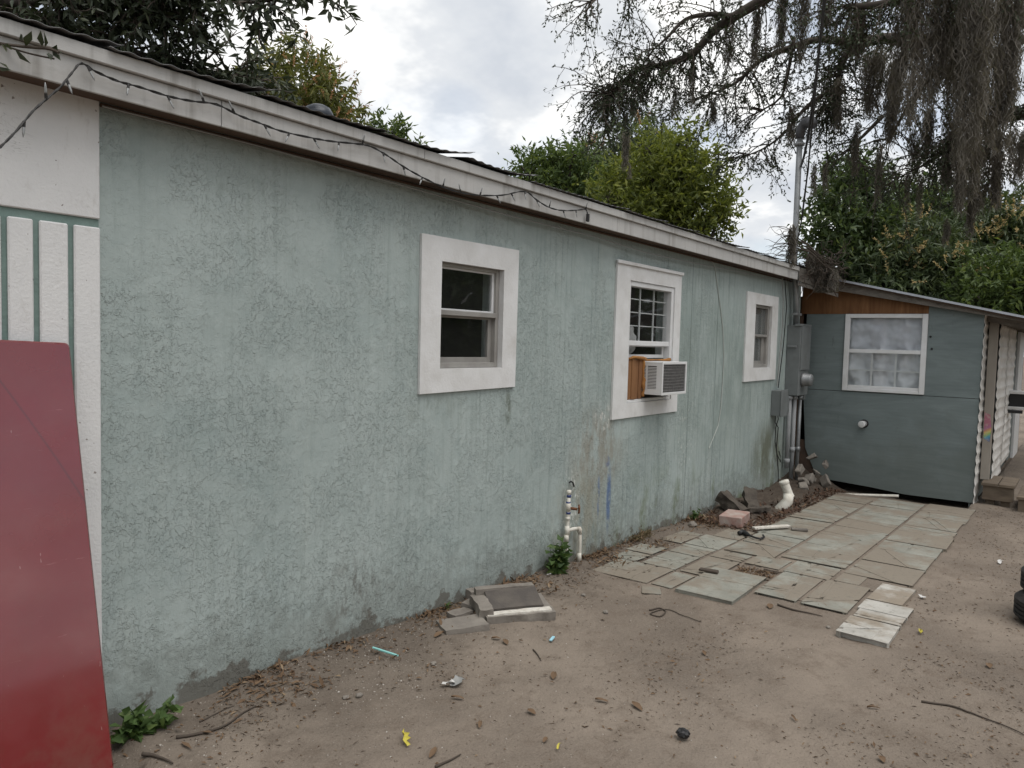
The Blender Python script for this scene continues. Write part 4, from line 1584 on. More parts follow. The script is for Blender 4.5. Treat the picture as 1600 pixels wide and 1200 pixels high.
b.box((SX + 0.02, YS + 0.03, -0.2), (17.5, YS + 0.05, ztop + 0.05))
b.done('side_wall', M_PLYP, shed)

# pipe stub and bolt heads on the shed wall
ps = thing('wall_pipe_stub', tuple(onx(1348, 663, SX)), 'white round pipe stub poking out of the shed wall', 'pipe')
c_ = onx(1350, 662, SX)
b = B()
b.lathe([(0.036, 0), (0.036, 0.08), (0.03, 0.083)], c_, (-1, 0.15, -0.05), 18)
b.lathe([(0.042, 0.055), (0.042, 0.084), (0.036, 0.086)], c_, (-1, 0.15, -0.05), 18)
b.done('pipe', M_VINYL, ps, True)
b = B()
b.lathe([(0.055, 0.0008), (0.055, 0.003)], c_, (-1, 0, 0), 14)
b.done('hole', M_BLACK, ps)
for (x, y, lb) in ((1456, 545, 'lower dark bolt head right of the shed window'), (1454, 526, 'upper dark bolt head right of the shed window')):
    b = B()
    b.lathe([(0.013, 0.0), (0.013, 0.008), (0.008, 0.012)], onx(x, y, SX - 0.0005), (-1, 0, 0), 8)
    tag(b.done('bolt', M_BLACK), lb, 'bolt', 'bolts on the shed wall')

# second air conditioner on the shed's side wall
qa = onwall(1573, 626, YS - 0.03)
a2 = thing('air_conditioner', (12.6, YS, 1.1), 'small white air conditioner on the side wall past the shed corner', 'air conditioner')
x0_ = 12.3
yo = onx(1592, 626, x0_)[1]
z0_, z1_ = onx(1585, 640, x0_)[2], onx(1585, 611, x0_)[2]
b = B()
ring(b, lambda u, d, w: (x0_ + 0.3 - d, u, w), yo - 0.12, YS - 0.03, z0_, z1_, 0.04, 0.04, 0.04, 0.04, 0.0, 0.3, 0.004)
b.done('housing', M_VINYL, a2)
b = B()
b.box((x0_ + 0.04, yo - 0.08, z0_ + 0.041), (x0_ + 0.29, YS - 0.072, z1_ - 0.041))
b.done('grille', M_BLACK, a2)
b = B()
b.box((x0_ - 0.02, yo - 0.05, z0_ - 0.05), (x0_ + 0.02, YS - 0.01, z0_ - 0.006), 0.003)
b.done('bracket', M_BLACK, a2)

# pale door leaf further along the side
b = B()
b.box((13.4, YS - 0.16, 0.05), (14.3, YS - 0.12, 1.95), 0.006)
dr = b.done('side_door', M_VINYL, shed)
b = B()
b.lathe([(0.03, 0), (0.03, 0.02), (0.012, 0.03), (0.03, 0.06), (0.0, 0.075)], (13.5, YS - 0.1605, 1.0), (0, -1, 0), 12)
b.done('door_handle', M_ALU, dr, True)

# wooden steps by the corner
stp = thing('wooden_steps', (10.6, -2.3, gz(10.4)), 'pair of low weathered wooden steps at the shed side', 'steps')
def steps(x0, x1, y0, y1, zt, nb):
    for k in range(nb):
        ya, yb_ = y0 + (y1 - y0) * k / nb, y0 + (y1 - y0) * (k + 1) / nb
        b = B()
        b.box((x0, ya + 0.004, zt - 0.035), (x1, yb_ - 0.004, zt + random.uniform(0, .004)), 0.004)
        b.done('tread_board', M_DECK, stp)
    b = B()
    b.box((x0 + 0.03, y0 + 0.02, zt - 0.20), (x0 + 0.06, y1 - 0.02, zt - 0.037), 0.003)
    b.done('riser', M_DECK, stp)
    for (xx, yy) in ((x0 + 0.07, y0 + 0.05), (x0 + 0.07, y1 - 0.14), (x1 - 0.1, y0 + 0.05)):
        b = B()
        b.box((xx, yy, gz(xx) - 0.05), (xx + 0.09, yy + 0.09, zt - 0.04), 0.004)
        b.done('leg', M_DECK, stp)


steps(10.22, 10.92, -2.42, -2.08, 0.10, 2)
steps(10.05, 11.0, -3.0, -2.44, 0.01, 4)

# ------------------------------------------------------------------ patio slabs
SLABS = []
def slab(x0, x1, y0, y1, dz=0.022, pale=False, th=0.05, rot=0.0, tilt=(0, 0)):
    SLABS.append((x0, x1, y0, y1, dz, pale, th, rot, tilt))


# three long rows running to the shed
xs = [6.02, 6.46, 7.14, 7.62, 8.1, 8.6, 9.08, 9.62]
for a_, b_ in zip(xs[:-1], xs[1:]):
    slab(a_, b_, -1.615, -1.12, 0.024 + random.uniform(-.004, .004))
xs = [5.91, 6.42, 6.93, 7.33, 7.86, 8.2, 8.7, 9.12, 9.72]
for k, (a_, b_) in enumerate(zip(xs[:-1], xs[1:])):
    off = (0, 0, 0.0, .02, .0, -.01, .01, 0)[k]
    slab(a_, b_, -2.10 - off, -1.63, 0.026 + random.uniform(-.005, .006))
xs = [6.76, 7.22, 7.7, 8.22, 8.7, 9.06, 9.42]
for a_, b_ in zip(xs[:-1], xs[1:]):
    slab(a_, b_, -1.10, -0.66, 0.018 + random.uniform(-.004, .004))
# middle group by the brick
slab(5.9, 6.3, -1.10, -0.69, 0.022)
slab(6.31, 6.75, -1.10, -0.69, 0.020)
slab(5.86, 6.3, -0.67, -0.36, 0.012)
slab(6.31, 6.72, -0.67, -0.42, 0.012)
slab(5.83, 6.3, -0.35, -0.14, 0.010)
slab(5.30, 5.58, -0.345, -0.10, 0.020)
slab(5.03, 5.29, -0.345, -0.13, 0.018)
slab(5.06, 5.52, -0.66, -0.37, 0.010)
slab(5.53, 5.85, -0.66, -0.37, 0.012)
slab(5.62, 5.88, -0.95, -0.68, 0.014)
slab(5.07, 5.61, -0.95, -0.68, 0.012)
slab(5.62, 5.94, -1.24, -0.965, 0.020)
slab(4.60, 5.05, -0.66, -0.20, 0.004)
slab(4.62, 5.02, -0.84, -0.675, 0.002)
slab(4.60, 5.32, -1.265, -0.86, 0.036, False, 0.07, 0.02, (0.0, 0.01))
slab(4.41, 4.58, -0.82, -0.68, 0.004, False, 0.04, 0.5)
# front row
slab(4.95, 5.60, -1.57, -1.28, 0.022)
slab(5.62, 6.0, -1.60, -1.26, 0.020)
slab(4.94, 5.62, -1.885, -1.585, 0.026)
slab(5.64, 6.0, -1.80, -1.62, 0.018)
slab(5.36, 5.84, -2.13, -1.90, 0.022, True)
slab(5.10, 5.345, -2.20, -1.90, 0.030, True)
slab(4.90, 5.085, -2.20, -1.92, 0.040, True, 0.06)
slab(4.50, 4.885, -2.205, -1.915, 0.052, True, 0.08, 0.03, (0.02, -0.01))

patio = B()
for (x0, x1, y0, y1) in ((5.02, 5.6, -1.86, -1.3), (5.601, 9.70, -2.06, -1.13), (6.0, 9.38, -1.129, -0.70)):
    patio.box((x0 + 0.001, y0, 0), (x1, y1, 0.03), f=lambda x, y, z: (x, y, gz(x) - 0.0215 + z))
patio = tag(patio.done('patio', M_SAND), kind='structure')
rs = random.Random(5)


def cut(poly, p, n, gap):
    """split a convex polygon by a line, returning both halves pulled back by gap"""
    res = []
    for s in (1, -1):
        out = []
        m = len(poly)
        for i in range(m):
            a_, b_ = poly[i], poly[(i + 1) % m]
            da = s * ((a_[0] - p[0]) * n[0] + (a_[1] - p[1]) * n[1]) - gap
            db = s * ((b_[0] - p[0]) * n[0] + (b_[1] - p[1]) * n[1]) - gap
            if da >= 0:
                out.append(a_)
            if (da >= 0) != (db >= 0):
                t = da / (da - db)
                out.append((a_[0] + (b_[0] - a_[0]) * t, a_[1] + (b_[1] - a_[1]) * t))
        if len(out) >= 3:
            res.append(out)
    return res


def area(p):
    return abs(sum(p[i][0] * p[(i + 1) % len(p)][1] - p[(i + 1) % len(p)][0] * p[i][1] for i in range(len(p)))) / 2


for (x0, x1, y0, y1, dz, pale, th, rot, tilt) in SLABS:
    cx, cy = (x0 + x1) / 2, (y0 + y1) / 2
    hw, hh = (x1 - x0) / 2 - 0.003, (y1 - y0) / 2 - 0.003
    zt = gz(cx) + max(0.013, 0.015 + (dz - 0.014) * 0.55)
    ro = rot + rs.uniform(-0.012, 0.012)
    tx, ty = tilt[0] + rs.uniform(-0.008, 0.008) + 0.02, tilt[1] + rs.uniform(-0.008, 0.008)

    def f(x, y, z):
        X_ = cx + x * math.cos(ro) - y * math.sin(ro)
        Y_ = cy + x * math.sin(ro) + y * math.cos(ro)
        return (X_, Y_, zt + z - x * tx - y * ty)

    b = B()
    # slightly chipped outline
    outl = []
    for (sx_, sy_) in ((-1, -1), (1, -1), (1, 1), (-1, 1)):
        c_ = rs.uniform(0.004, 0.03)
        outl += [(sx_ * hw - (sx_ * c_ if sx_ * sy_ > 0 else 0), sy_ * hh - (0 if sx_ * sy_ > 0 else sy_ * c_)), (sx_ * hw - (0 if sx_ * sy_ > 0 else sx_ * c_), sy_ * hh - (sy_ * c_ if sx_ * sy_ > 0 else 0))]
    b.prism(outl, -th, -0.0032, f)
    polys = [[(-hw + .004, -hh + .004), (hw - .004, -hh + .004), (hw - .004, hh - .004), (-hw + .004, hh - .004)]]
    for k in range(rs.choice([1, 2, 2, 3]) if min(hw, hh) > 0.12 else rs.choice([0, 1])):
        an = rs.choice([0.0, math.pi / 2, rs.uniform(0, math.pi), rs.uniform(0, math.pi)]) + rs.uniform(-.15, .15)
        p = (rs.uniform(-.6, .6) * hw, rs.uniform(-.6, .6) * hh)
        big_ = max(range(len(polys)), key=lambda i: area(polys[i]))
        pl = polys.pop(big_)
        polys += [q for q in cut(pl, p, (math.cos(an), math.sin(an)), 0.011) if area(q) > 0.0006]
    for pl in polys:
        b.prism(pl, -0.003, 0.0, f, 0.002)
    b.done('paving_slab', M_SLABPALE if pale else M_SLAB, patio)

# ------------------------------------------------------------------ loose bricks, blocks, planks
def slabthing(name, label, cat, mat, c, L, W_, H, rotz, tilt=(0, 0), jit=0.006, bev=0.006, group=None):
    b = B()
    R_ = Matrix.Rotation(rotz, 3, 'Z') @ Matrix.Rotation(tilt[0], 3, 'X') @ Matrix.Rotation(tilt[1], 3, 'Y')
    c = Vector(c)
    b.box((-L / 2, -W_ / 2, 0), (L / 2, W_ / 2, H), bev, lambda x, y, z: tuple(c + R_ @ Vector((x, y, z))), 1, jit)
    return tag(b.done(name, mat), label, cat, group)


bk = ong(1147, 820)
slabthing('brick', 'pale pinkish brick lying beside the patio slabs near the wall', 'brick', M_BRICK, (6.95, -0.38, gz(6.9) + 0.005), 0.34, 0.21, 0.10, 0.12)

# broken concrete step
sl = thing('broken_step', (3.3, -0.4, gz(3.3)), 'broken concrete step with white chalky front edge beside the wall', 'step')
A_ = ong(760, 981); B_ = ong(868, 972)
dx = Vector((B_[0] - A_[0], B_[1] - A_[1], 0))
Ls = dx.length
ex = dx.normalized()
ey = Vector((-ex.y, ex.x, 0))
if ey.y < 0:
    ey = -ey
o_ = Vector((A_[0], A_[1], gz(3.3)))
fs_ = lambda u, v, w: tuple(o_ + ex * u + ey * v + Vector((0, 0, w + 0.10 * v)))


def rough_box(a, b_, f, name, mat, par, seed, amp=0.006, cuts=5):
    bb = B()
    bb.box(a, b_, 0)
    bmesh.ops.subdivide_edges(bb.bm, edges=bb.bm.edges[:], cuts=cuts, use_grid_fill=True)
    for v in bb.bm.verts:
        n_ = noise.noise_vector(v.co * 14 + Vector((seed, seed, seed)))
        v.co += n_ * amp
        v.co = Vector(f(*v.co))
    return bb.done(name, mat, par)


rough_box((0, 0.0, 0.005), (Ls, 0.26, 0.058), fs_, 'base_block', M_CONC, sl, 1, .007, 7)
rough_box((0.01, 0.012, 0.055), (Ls - 0.02, 0.06, 0.066), fs_, 'chalky_edge', M_CHALK, sl, 2, .007, 7)
rough_box((0.0, 0.225, 0.055), (Ls - 0.06, 0.275, 0.125), fs_, 'upper_course', M_CONC, sl, 3, .006, 7)
rough_box((-0.03, 0.02, 0.03), (0.05, 0.25, 0.095), fs_, 'broken_end', M_CONC, sl, 5, .014, 7)
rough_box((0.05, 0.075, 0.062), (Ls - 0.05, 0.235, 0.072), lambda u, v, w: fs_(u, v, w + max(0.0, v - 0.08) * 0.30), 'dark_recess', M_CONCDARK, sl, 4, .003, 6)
for (px, py, L, W_, H, rz, lb, sd_) in ((722, 986, 0.26, 0.17, 0.05, -0.1, 'flat grey concrete slab in front of the broken step', 1), (718, 968, 0.13, 0.08, 0.05, 0.2, 'small grey concrete chunk left of the broken step', 2), (738, 955, 0.12, 0.09, 0.06, 0.5, 'dark concrete chunk tucked behind the broken step near the wall', 3), (744, 942, 0.12, 0.07, 0.085, 0.0, 'grey concrete chunk touching the wall above the broken step', 4)):
    c_ = Vector(ong(px, py))
    R_ = Matrix.Rotation(rz - 0.35, 3, 'Z')
    o2 = rough_box((-L / 2, -W_ / 2, -0.01), (L / 2, W_ / 2, H), lambda x, y, z: tuple(c_ + R_ @ Vector((x, y, z))), 'concrete_chunk', M_CONC, None, sd_, .008)
    tag(o2, lb, 'concrete chunk', 'concrete chunks by the wall')

# white plank, black strap, dark stick on patio
def bar(name, label, cat, p, q, w, h, mat, z=0.0, jit=0.004):
    p, q = Vector(p), Vector(q)
    d = q - p
    L = d.length
    an = math.atan2(d.y, d.x)
    c = (p + q) / 2
    b = B()
    R_ = Matrix.Rotation(an, 3, 'Z')
    b.box((-L / 2, -w / 2, 0), (L / 2, w / 2, h), min(h, w) * 0.2, lambda x, y, zz: (lambda v: (c.x + v.x, c.y + v.y, p.z + (q.z - p.z) * (x / L + .5) + zz + z))(R_ @ Vector((x, y, zz))), 1, jit)
    return tag(b.done(name, mat), label, cat)


bar('wood_offcut', 'short white painted wood offcut by the pinkish brick', 'offcut', ong(1177, 827, .03), ong(1233, 824, .03), 0.05, 0.022, M_CHALK)
bar('wood_offcut', 'short weathered grey wood offcut beside the white offcut', 'offcut', ong(1236, 828, .02), ong(1262, 830, .02), 0.06, 0.02, M_OLDWOOD)
bar('bark_stick', 'short dark bark stick lying across the patio slabs', 'stick', ong(1093, 891, .03), ong(1122, 896, .03), 0.045, 0.02, M_TWIG)
hs = thing('black_hose', tuple(ong(1165, 834, .03)), 'short curled black hose piece on the patio slabs', 'hose')
b = B()
b.tube([ong(x, y, .038) for x, y in ((1155, 833), (1160, 831), (1166, 834), (1172, 837), (1180, 840), (1188, 842), (1194, 839), (1192, 836))], [0.02, 0.026, 0.022, .01, .009, .009, .009, .008], 8)
b.done('hose', M_BLACK, hs, True)

# rubble in the corner
rub = [(9.3, -0.33, .12), (9.45, -0.28, .16), (9.62, -0.30, .2), (9.55, -0.22, .33), (9.75, -0.36, .3), (9.85, -0.3, .14), (9.9, -0.42, .42), (9.78, -0.46, .16), (9.95, -0.24, .5)]
for k, (x, y, h) in enumerate(rub):
    b = B()
    s_ = random.uniform(0.04, 0.075)
    R_ = Matrix.Rotation(random.uniform(0, 6), 3, Vector((random.gauss(0, 1), random.gauss(0, 1), random.gauss(0, 1))).normalized())
    b.box((-s_, -s_ * 0.8, -s_ * 0.5), (s_, s_ * 0.8, s_ * 0.5), s_ * 0.15, lambda p, q, r: tuple(Vector((x, y, gz(x) + h * 0.75)) + R_ @ Vector((p, q, r))), 1, s_ * 0.3)
    tag(b.done('rubble_piece', M_CONC), 'broken concrete rubble piece %s' % ('lowest at the front of the corner heap', 'beside the foot of the middle conduit', 'low in the middle of the corner heap', 'high behind the slim conduit', 'upper right in the corner heap', 'low at the back of the corner heap', 'second highest at the shed wall edge', 'rightmost at the foot of the shed wall', 'topmost of the corner heap')[k], 'rubble', 'rubble in the corner')
nxm, nym = 70, 26
vs = []
for i in range(nxm + 1):
    for j in range(nym + 1):
        x, y = 7.0 + 3.14 * i / nxm, -0.64 + 0.66 * j / nym
        e_m = min(1.0, (y + 0.64) / 0.25) * min(1.0, (x - 7.0) / 0.5)
        h_m = 0.015 + 0.05 * (y + 0.64) / 0.64 + 0.22 * max(0.0, (x - 9.1)) * (y + 0.66)
        h_m += 0.05 * noise.noise(Vector((x * 4, y * 4, 2))) + 0.025 * noise.noise(Vector((x * 11, y * 11, 2)))
        vs.append((x, y, gz(x) - 0.03 + e_m * (0.03 + max(0.0, h_m))))
qs = [[i * (nym + 1) + j, (i + 1) * (nym + 1) + j, (i + 1) * (nym + 1) + j + 1, i * (nym + 1) + j + 1] for i in range(nxm) for j in range(nym)]
tag(link('dirt_heap', np_mesh('dirt_heap', vs, qs, True), speckled('dark_litter_soil', (0.06, 0.045, 0.035), (0.10, 0.08, 0.062), 20, 0.95, 0.012, 40)), 'dark soil heaped against the house corner', 'soil', kind='stuff')

# rotten timber by the corner
for k, (cx_, cy_, L_, W_, H_, rz, ty, lb) in enumerate(((7.72, -0.26, 0.46, 0.12, 0.10, 0.5, -0.35, 'dark rotten timber leaning at the wall beside the white drain pipe'), (7.35, -0.16, 0.30, 0.10, 0.13, 1.3, -0.5, 'short dark rotten timber against the wall above the pinkish brick'), (7.55, -0.40, 0.34, 0.06, 0.04, -0.3, 0.05, 'thin dark bark strip on the litter behind the pinkish brick'))):
    R_ = Matrix.Rotation(rz, 3, 'Z') @ Matrix.Rotation(ty, 3, 'Y')
    c_ = Vector((cx_, cy_, gz(cx_) + 0.05))
    o2 = rough_box((-L_ / 2, -W_ / 2, 0.0), (L_ / 2, W_ / 2, H_), lambda x, y, z: tuple(c_ + R_ @ Vector((x, y, z))), 'rotten_timber', M_BARK, None, 20 + k, .022, 6)
    tag(o2, lb, 'timber')

# ------------------------------------------------------------------ tyres
tc = Vector((5.75, -2.985, 0))
def tyre(cz, lb, off):
    t = thing('tyre', (tc.x + off[0], tc.y + off[1], cz), lb, 'tyre', 'tyres stacked at the yard edge')
    R1, R2, Wd = 0.285, 0.18, 0.165
    prof = [(R2, 0.02), (R2 + .02, 0.0), (R1 - .05, -0.005), (R1 - .02, 0.012), (R1, 0.035)]
    z = 0.035
    for k in range(4):
        z0 = 0.03 + k * 0.027
        prof += [(R1, z0 + 0.002), (R1, z0 + 0.019), (R1 - .010, z0 + 0.021), (R1 - .010, z0 + 0.025)]
    prof += [(R1, Wd - 0.03), (R1 - .02, Wd - .012), (R1 - .05, Wd + .005), (R2 + .02, Wd), (R2, Wd - .02), (R2 + 0.02, Wd * .5)]
    b = B()
    b.lathe(prof, (tc.x + off[0], tc.y + off[1], cz), (0, 0, 1), 48, True)
    b.done('tread', M_RUBBER, t)


gt = gz(5.8)
tyre(gt + 0.005, 'lower black tyre of the stack at the right edge', (0.0, 0.0))
tyre(gt + 0.172, 'upper black tyre of the stack at the right edge', (0.05, -0.025))

# ------------------------------------------------------------------ red panel leaning on the wall
rp_ = thing('red_panel', (0.8, -0.3, 0), 'glossy red painted metal panel leaning against white wall strips', 'panel')
T0 = Vector(onwall(108, 536, -0.075))
edge_pts = [Vector(onx(178, 1200, 1.20)), ]
# bottom right corner found on the ground, following the visible edge
r1 = ray(178, 1200)
s1 = 0
bestp = None
Pbot = Vector(ong(181, 1235))
ev = (T0 - Pbot)
wdir = Vector((-1, 0.0, 0.0))
tl = Vector(onwall(0, 531, -0.075))
wdir = Vector((tl.x - T0.x, 0, (tl.z - T0.z))).normalized()
nrm = wdir.cross(ev).normalized()
if nrm.y > 0:
    nrm = -nrm
fR = lambda u, v, w: tuple(Pbot + ev * v + wdir * u + nrm * w)
Wp = 1.25
b = B()
nu_, nv_ = 24, 30
rc = 0.016
Lv = ev.length
# rounded outline
ol = []
for (cx_, cy_, a0) in ((rc, Lv - rc, 90), (rc, rc, 180), (Wp - rc, rc, 270), (Wp - rc, Lv - rc, 0)):
    for k in range(6):
        an = rad(a0 + 90 * k / 5)
        ol.append((cx_ + rc * math.cos(an) * (1), cy_ + rc * math.sin(an)))
b.prism(ol, -0.02, 0.006, lambda x, y, z: fR(x, y / Lv, z), 0.006)
b.done('skin', M_RED, rp_)
b = B()
ol2 = [(min(max(x, -1), 9) + (0.004 if x < Wp / 2 else -0.004) * -1, y + (0.004 if y > Lv / 2 else -0.004)) for x, y in ol]
b.prism(ol2, -0.03, -0.0205, lambda x, y, z: fR(x, y / Lv, z))
b.done('edge_seal', Mat('black_seal', (0.018, 0.012, 0.012), 0.5).m, rp_)

# ------------------------------------------------------------------ litter
def leaf_on_ground(name, label, cat, px, py, L, W_, mat, rz, curl=0.02, grp=None):
    p = ong(px, py)
    cr_ = 1.0 if name in ('wrapper', 'paper_scrap') else 0.12
    rl = random.Random(px)
    n = 6
    vs, qs = [], []
    for i in range(n + 1):
        t = i / n
        w = W_ * math.sin(math.pi * min(1, t * 0.9 + 0.06)) ** 0.8
        for s in (-1, 0, 1):
            x, y = (t - 0.5) * L + rl.uniform(-.1, .1) * L * cr_, s * w / 2 * (1 + rl.uniform(-.5, .5) * cr_) + rl.uniform(-.25, .25) * W_ * cr_
            X_, Y_ = p[0] + x * math.cos(rz) - y * math.sin(rz), p[1] + x * math.sin(rz) + y * math.cos(rz)
            vs.append((X_, Y_, gtop(X_, Y_) + 0.006 + curl * abs(s) * (0.4 + t) + curl * 0.7 * math.sin(t * 3) + rl.uniform(0, .012) * cr_))
    for i in range(n):
        for s in range(2):
            a_ = i * 3 + s
            qs.append([a_, a_ + 3, a_ + 4, a_ + 1])
    o = link(name, np_mesh(name, vs, qs, True), mat)
    return tag(o, label, cat, grp)


MY = Mat('yellow_wrapper', (0.50, 0.43, 0.07), 0.5).m
MW = Mat('white_paper', (0.55, 0.54, 0.52), 0.7).m
MT = Mat('teal_plastic', (0.28, 0.60, 0.57), 0.4).m
MB_ = Mat('blue_plastic', (0.35, 0.62, 0.72), 0.4).m
leaf_on_ground('wrapper', 'yellow crumpled wrapper on bare dirt at the bottom left', 'wrapper', 634, 1156, 0.075, 0.028, MY, 1.0, 0.012)
leaf_on_ground('wrapper', 'small yellow wrapper strip on dirt at bottom centre', 'wrapper', 873, 1168, 0.05, 0.014, MY, 0.3, 0.004)
leaf_on_ground('wrapper', 'tiny yellow green scrap on dirt right of the pale end slab', 'wrapper', 1438, 990, 0.06, 0.02, MY, 0.2, 0.006)
leaf_on_ground('paper_scrap', 'crumpled white paper scrap on the dirt below the broken step', 'paper', 699, 1073, 0.065, 0.035, MW, -0.9, 0.008)
leaf_on_ground('paper_scrap', 'grey clear plastic scrap beside the white paper scrap', 'paper', 714, 1071, 0.09, 0.05, M_GREYCABLE, 0.2, 0.01)
leaf_on_ground('paper_scrap', 'white paper scrap beside the right edge of the patio', 'paper', 1441, 934, 0.045, 0.03, MW, 0.1, 0.006)
leaf_on_ground('paper_scrap', 'white crumpled scrap in the dirt near wooden steps', 'paper', 1563, 880, 0.06, 0.04, MW, 0.1, 0.008)
leaf_on_ground('paper_scrap', 'small white scrap in the litter under the tap', 'paper', 857, 908, 0.06, 0.015, MW, 0.0, 0.006)
bar('drinking_straw', 'teal plastic straw lying in the litter by the wall', 'straw', ong(582, 1013, .05), ong(622, 1026, .04), 0.010, 0.009, MT, 0, 0)
bar('bottle_cap', 'small pale blue plastic bit right of the broken step', 'cap', ong(860, 1002, .01), ong(865, 996, .012), 0.016, 0.008, MB_, 0, 0)
pb = ong(1067, 1152)
b = B()
bmesh.ops.create_icosphere(b.bm, subdivisions=3, radius=1)
for v in b.bm.verts:
    q = v.co.copy()
    s_ = 1 + .35 * noise.noise(q * 2)
    v.co = Vector((pb[0] + q.x * .022 * s_, pb[1] + q.y * .028 * s_, pb[2] + .018 + q.z * .018 * s_))
tag(b.done('charred_lump', M_BLACK), 'small charred black lump on the bare dirt in front', 'lump')
LEAFLB = ['tan dry leaf left of the charred lump, above the small yellow strip', 'narrow brown leaf between the yellow wrapper and the charred lump', 'dry leaf at the bottom edge right of the yellow wrapper', 'tiny dry leaf just above the small yellow strip',
          'dry leaf below the pale blue plastic bit', 'dry leaf in front of the broken step, nearer the blue bit', 'dry leaf in front of the broken step, nearer the flat slab', 'dry leaf by the raised greenish front slab',
          'large dry leaf beyond the thin stick at the front slabs', 'narrow dry leaf on open dirt above the charred lump', 'dry leaf at the bottom right of the yard', 'dry leaf at the right edge below the tyres',
          'dry leaf under the flat concrete slab by the wall', 'dry leaf below the looping dark wire root', 'dry leaf on open dirt left above the charred lump', 'narrow dry leaf just below the white paper scrap',
          'thin dry leaf sliver below the pale end slab, left one', 'thin dry leaf sliver below the pale end slab, right one']
for i_, (px, py, L, W_, rz) in enumerate(((830, 1114, .05, .028, 1.4), (750, 1135, .06, .018, .6), (677, 1176, .06, .025, .3), (852, 1157, .03, .02, 0), (865, 1060, .06, .03, .5), (790, 1010, .06, .03, .9), (775, 1005, .05, .025, 2.2), (1203, 950, .08, .04, .3), (1285, 950, .09, .05, .4), (940, 1097, .06, .02, 2), (1378, 1183, .05, .025, .5), (1545, 1042, .05, .03, .3), (685, 1002, .07, .03, .1), (1100, 1020, .05, .02, .7), (995, 1105, .07, .03, 1.2), (715, 1095, .06, .02, 2.0), (1240, 1122, .05, .012, .7), (1365, 1104, .07, .012, 2.4))):
    leaf_on_ground('fallen_leaf', LEAFLB[i_], 'leaf', px, py, L, W_, L_DEAD, rz, 0.006, 'fallen leaves on the yard')


def stick(label, pts, r_):
    b = B()
    path_ = limb_path([tuple(ong(x, y)) for x, y in pts])
    path_ = [Vector((p.x, p.y, gtop(p.x, p.y) + r_ * 1.2)) for p in path_]
    b.tube(path_, [r_ * (1.1 - 0.7 * i / len(path_)) for i in range(len(path_))], 6)
    tag(b.done('stick', M_TWIG, None, True), label, 'stick')


stick('dark thin stick on dirt below the leafy weed at bottom left', ((222, 1188), (240, 1189), (255, 1193), (270, 1200)), .007)
stick('long brown root crossing the dirt behind the bottom left weed', ((275, 1160), (310, 1152), (345, 1140), (375, 1122), (400, 1108)), .006)
stick('pale straight stick lying near the wall foot', ((312, 1132), (340, 1118), (366, 1106)), .003)
stick('curved root on dirt at the bottom centre left', ((680, 1196), (700, 1188), (720, 1178)), .005)
stick('looping dark wire root on dirt left of the patio', ((1015, 955), (1030, 950), (1040, 956), (1030, 964), (1016, 960), (1040, 952), (1070, 962), (1095, 975)), .005)
stick('thin dark stick in front of the front paving slabs', ((1215, 947), (1240, 955), (1265, 960), (1285, 965)), .006)
stick('thin curved twig on dirt right of the broken step', ((833, 1017), (840, 1025), (845, 1035)), .004)
stick('long thin root trailing over the sand at the far right', ((1440, 1095), (1480, 1100), (1520, 1115), (1560, 1130), (1600, 1150)), .005)

# tiny litter: uncountable
def scatter(n, region, rng):
    out = []
    while len(out) < n:
        x, y, w = region(rng)
        if rng.random() < w and (not (4.45 < x < 9.75 and -2.12 < y < -0.68) or (5.33 < x < 5.61 and -1.24 < y < -0.96)):
            out.append((x, y))
    return out


def reg_all(rng):
    x = 0.9 + 9.5 * rng.random() ** 1.7
    y = -3.6 + 3.55 * rng.random()
    dens = 0.22 + 0.78 * math.exp(-abs(y + 0.12) / 0.28)
    dens *= 0.12 + 1.5 * max(0, noise.noise(Vector((x * 1.7, y * 1.7, 9))) + 0.12)
    if x > 3.2 and y < -2.2:
        dens += 0.10
    return x, y, min(1, dens)


def flat_bits(name, n, lo, hi, aspect, mat, label, lift=0.004, seed=1, region=reg_all, curl=0.25):
    rng = np.random.default_rng(seed)
    pts = scatter(n, region, rng)
    base = np.array([(x, y, gtop(x, y) + lift) for x, y in pts])
    an = rng.uniform(0, 2 * math.pi, n)
    d = np.stack([np.cos(an), np.sin(an), rng.normal(0, curl, n)], 1)
    d = unit(d)
    s = np.cross(np.tile([0, 0, 1.0], (n, 1)), d)
    s = unit(s + rng.normal(0, 0.35, (n, 3)))
    L = rng.uniform(lo, hi, (n, 1)) * (0.6 + 0.8 * rng.random((n, 1)))
    W_ = L * aspect
    v = np.empty((n, 4, 3))
    v[:, 0] = base
    v[:, 1] = base + d * L * .45 + s * W_ * .5 + np.array([0, 0, .004])
    v[:, 2] = base + d * L
    v[:, 3] = base + d * L * .45 - s * W_ * .5 + np.array([0, 0, .004])
    i = (np.arange(n) * 4).reshape(-1, 1)
    f_ = np.concatenate([np.concatenate([i, i + 1, i + 2], 1), np.concatenate([i, i + 2, i + 3], 1)], 0)
    return tag(link(name, np_mesh(name, v, f_), mat), label, 'litter', kind='stuff')


flat_bits('leaf_litter', 3600, 0.008, 0.028, 0.38, L_DEAD, 'brown dead leaf bits scattered over the sandy yard', seed=3)
flat_bits('twig_litter', 3000, 0.006, 0.034, 0.085, make_leaf('twig_bits', (0.085, 0.065, 0.05), (0.17, 0.135, 0.105), (0.24, 0.19, 0.14), 0.0, 0.9), 'tiny dark twig bits scattered over the sandy yard', seed=4)


def reg_wall(rng):
    x = 1.3 + 6.0 * rng.random()
    y = -0.015 - 0.33 * rng.random() ** 2.2
    return x, y, max(0.03, min(1, 0.15 + 1.6 * noise.noise(Vector((x * 1.7, 2.0, 4)))))


def reg_corner(rng):
    return 6.7 + 3.3 * rng.random(), -0.02 - 0.64 * rng.random(), 1.0


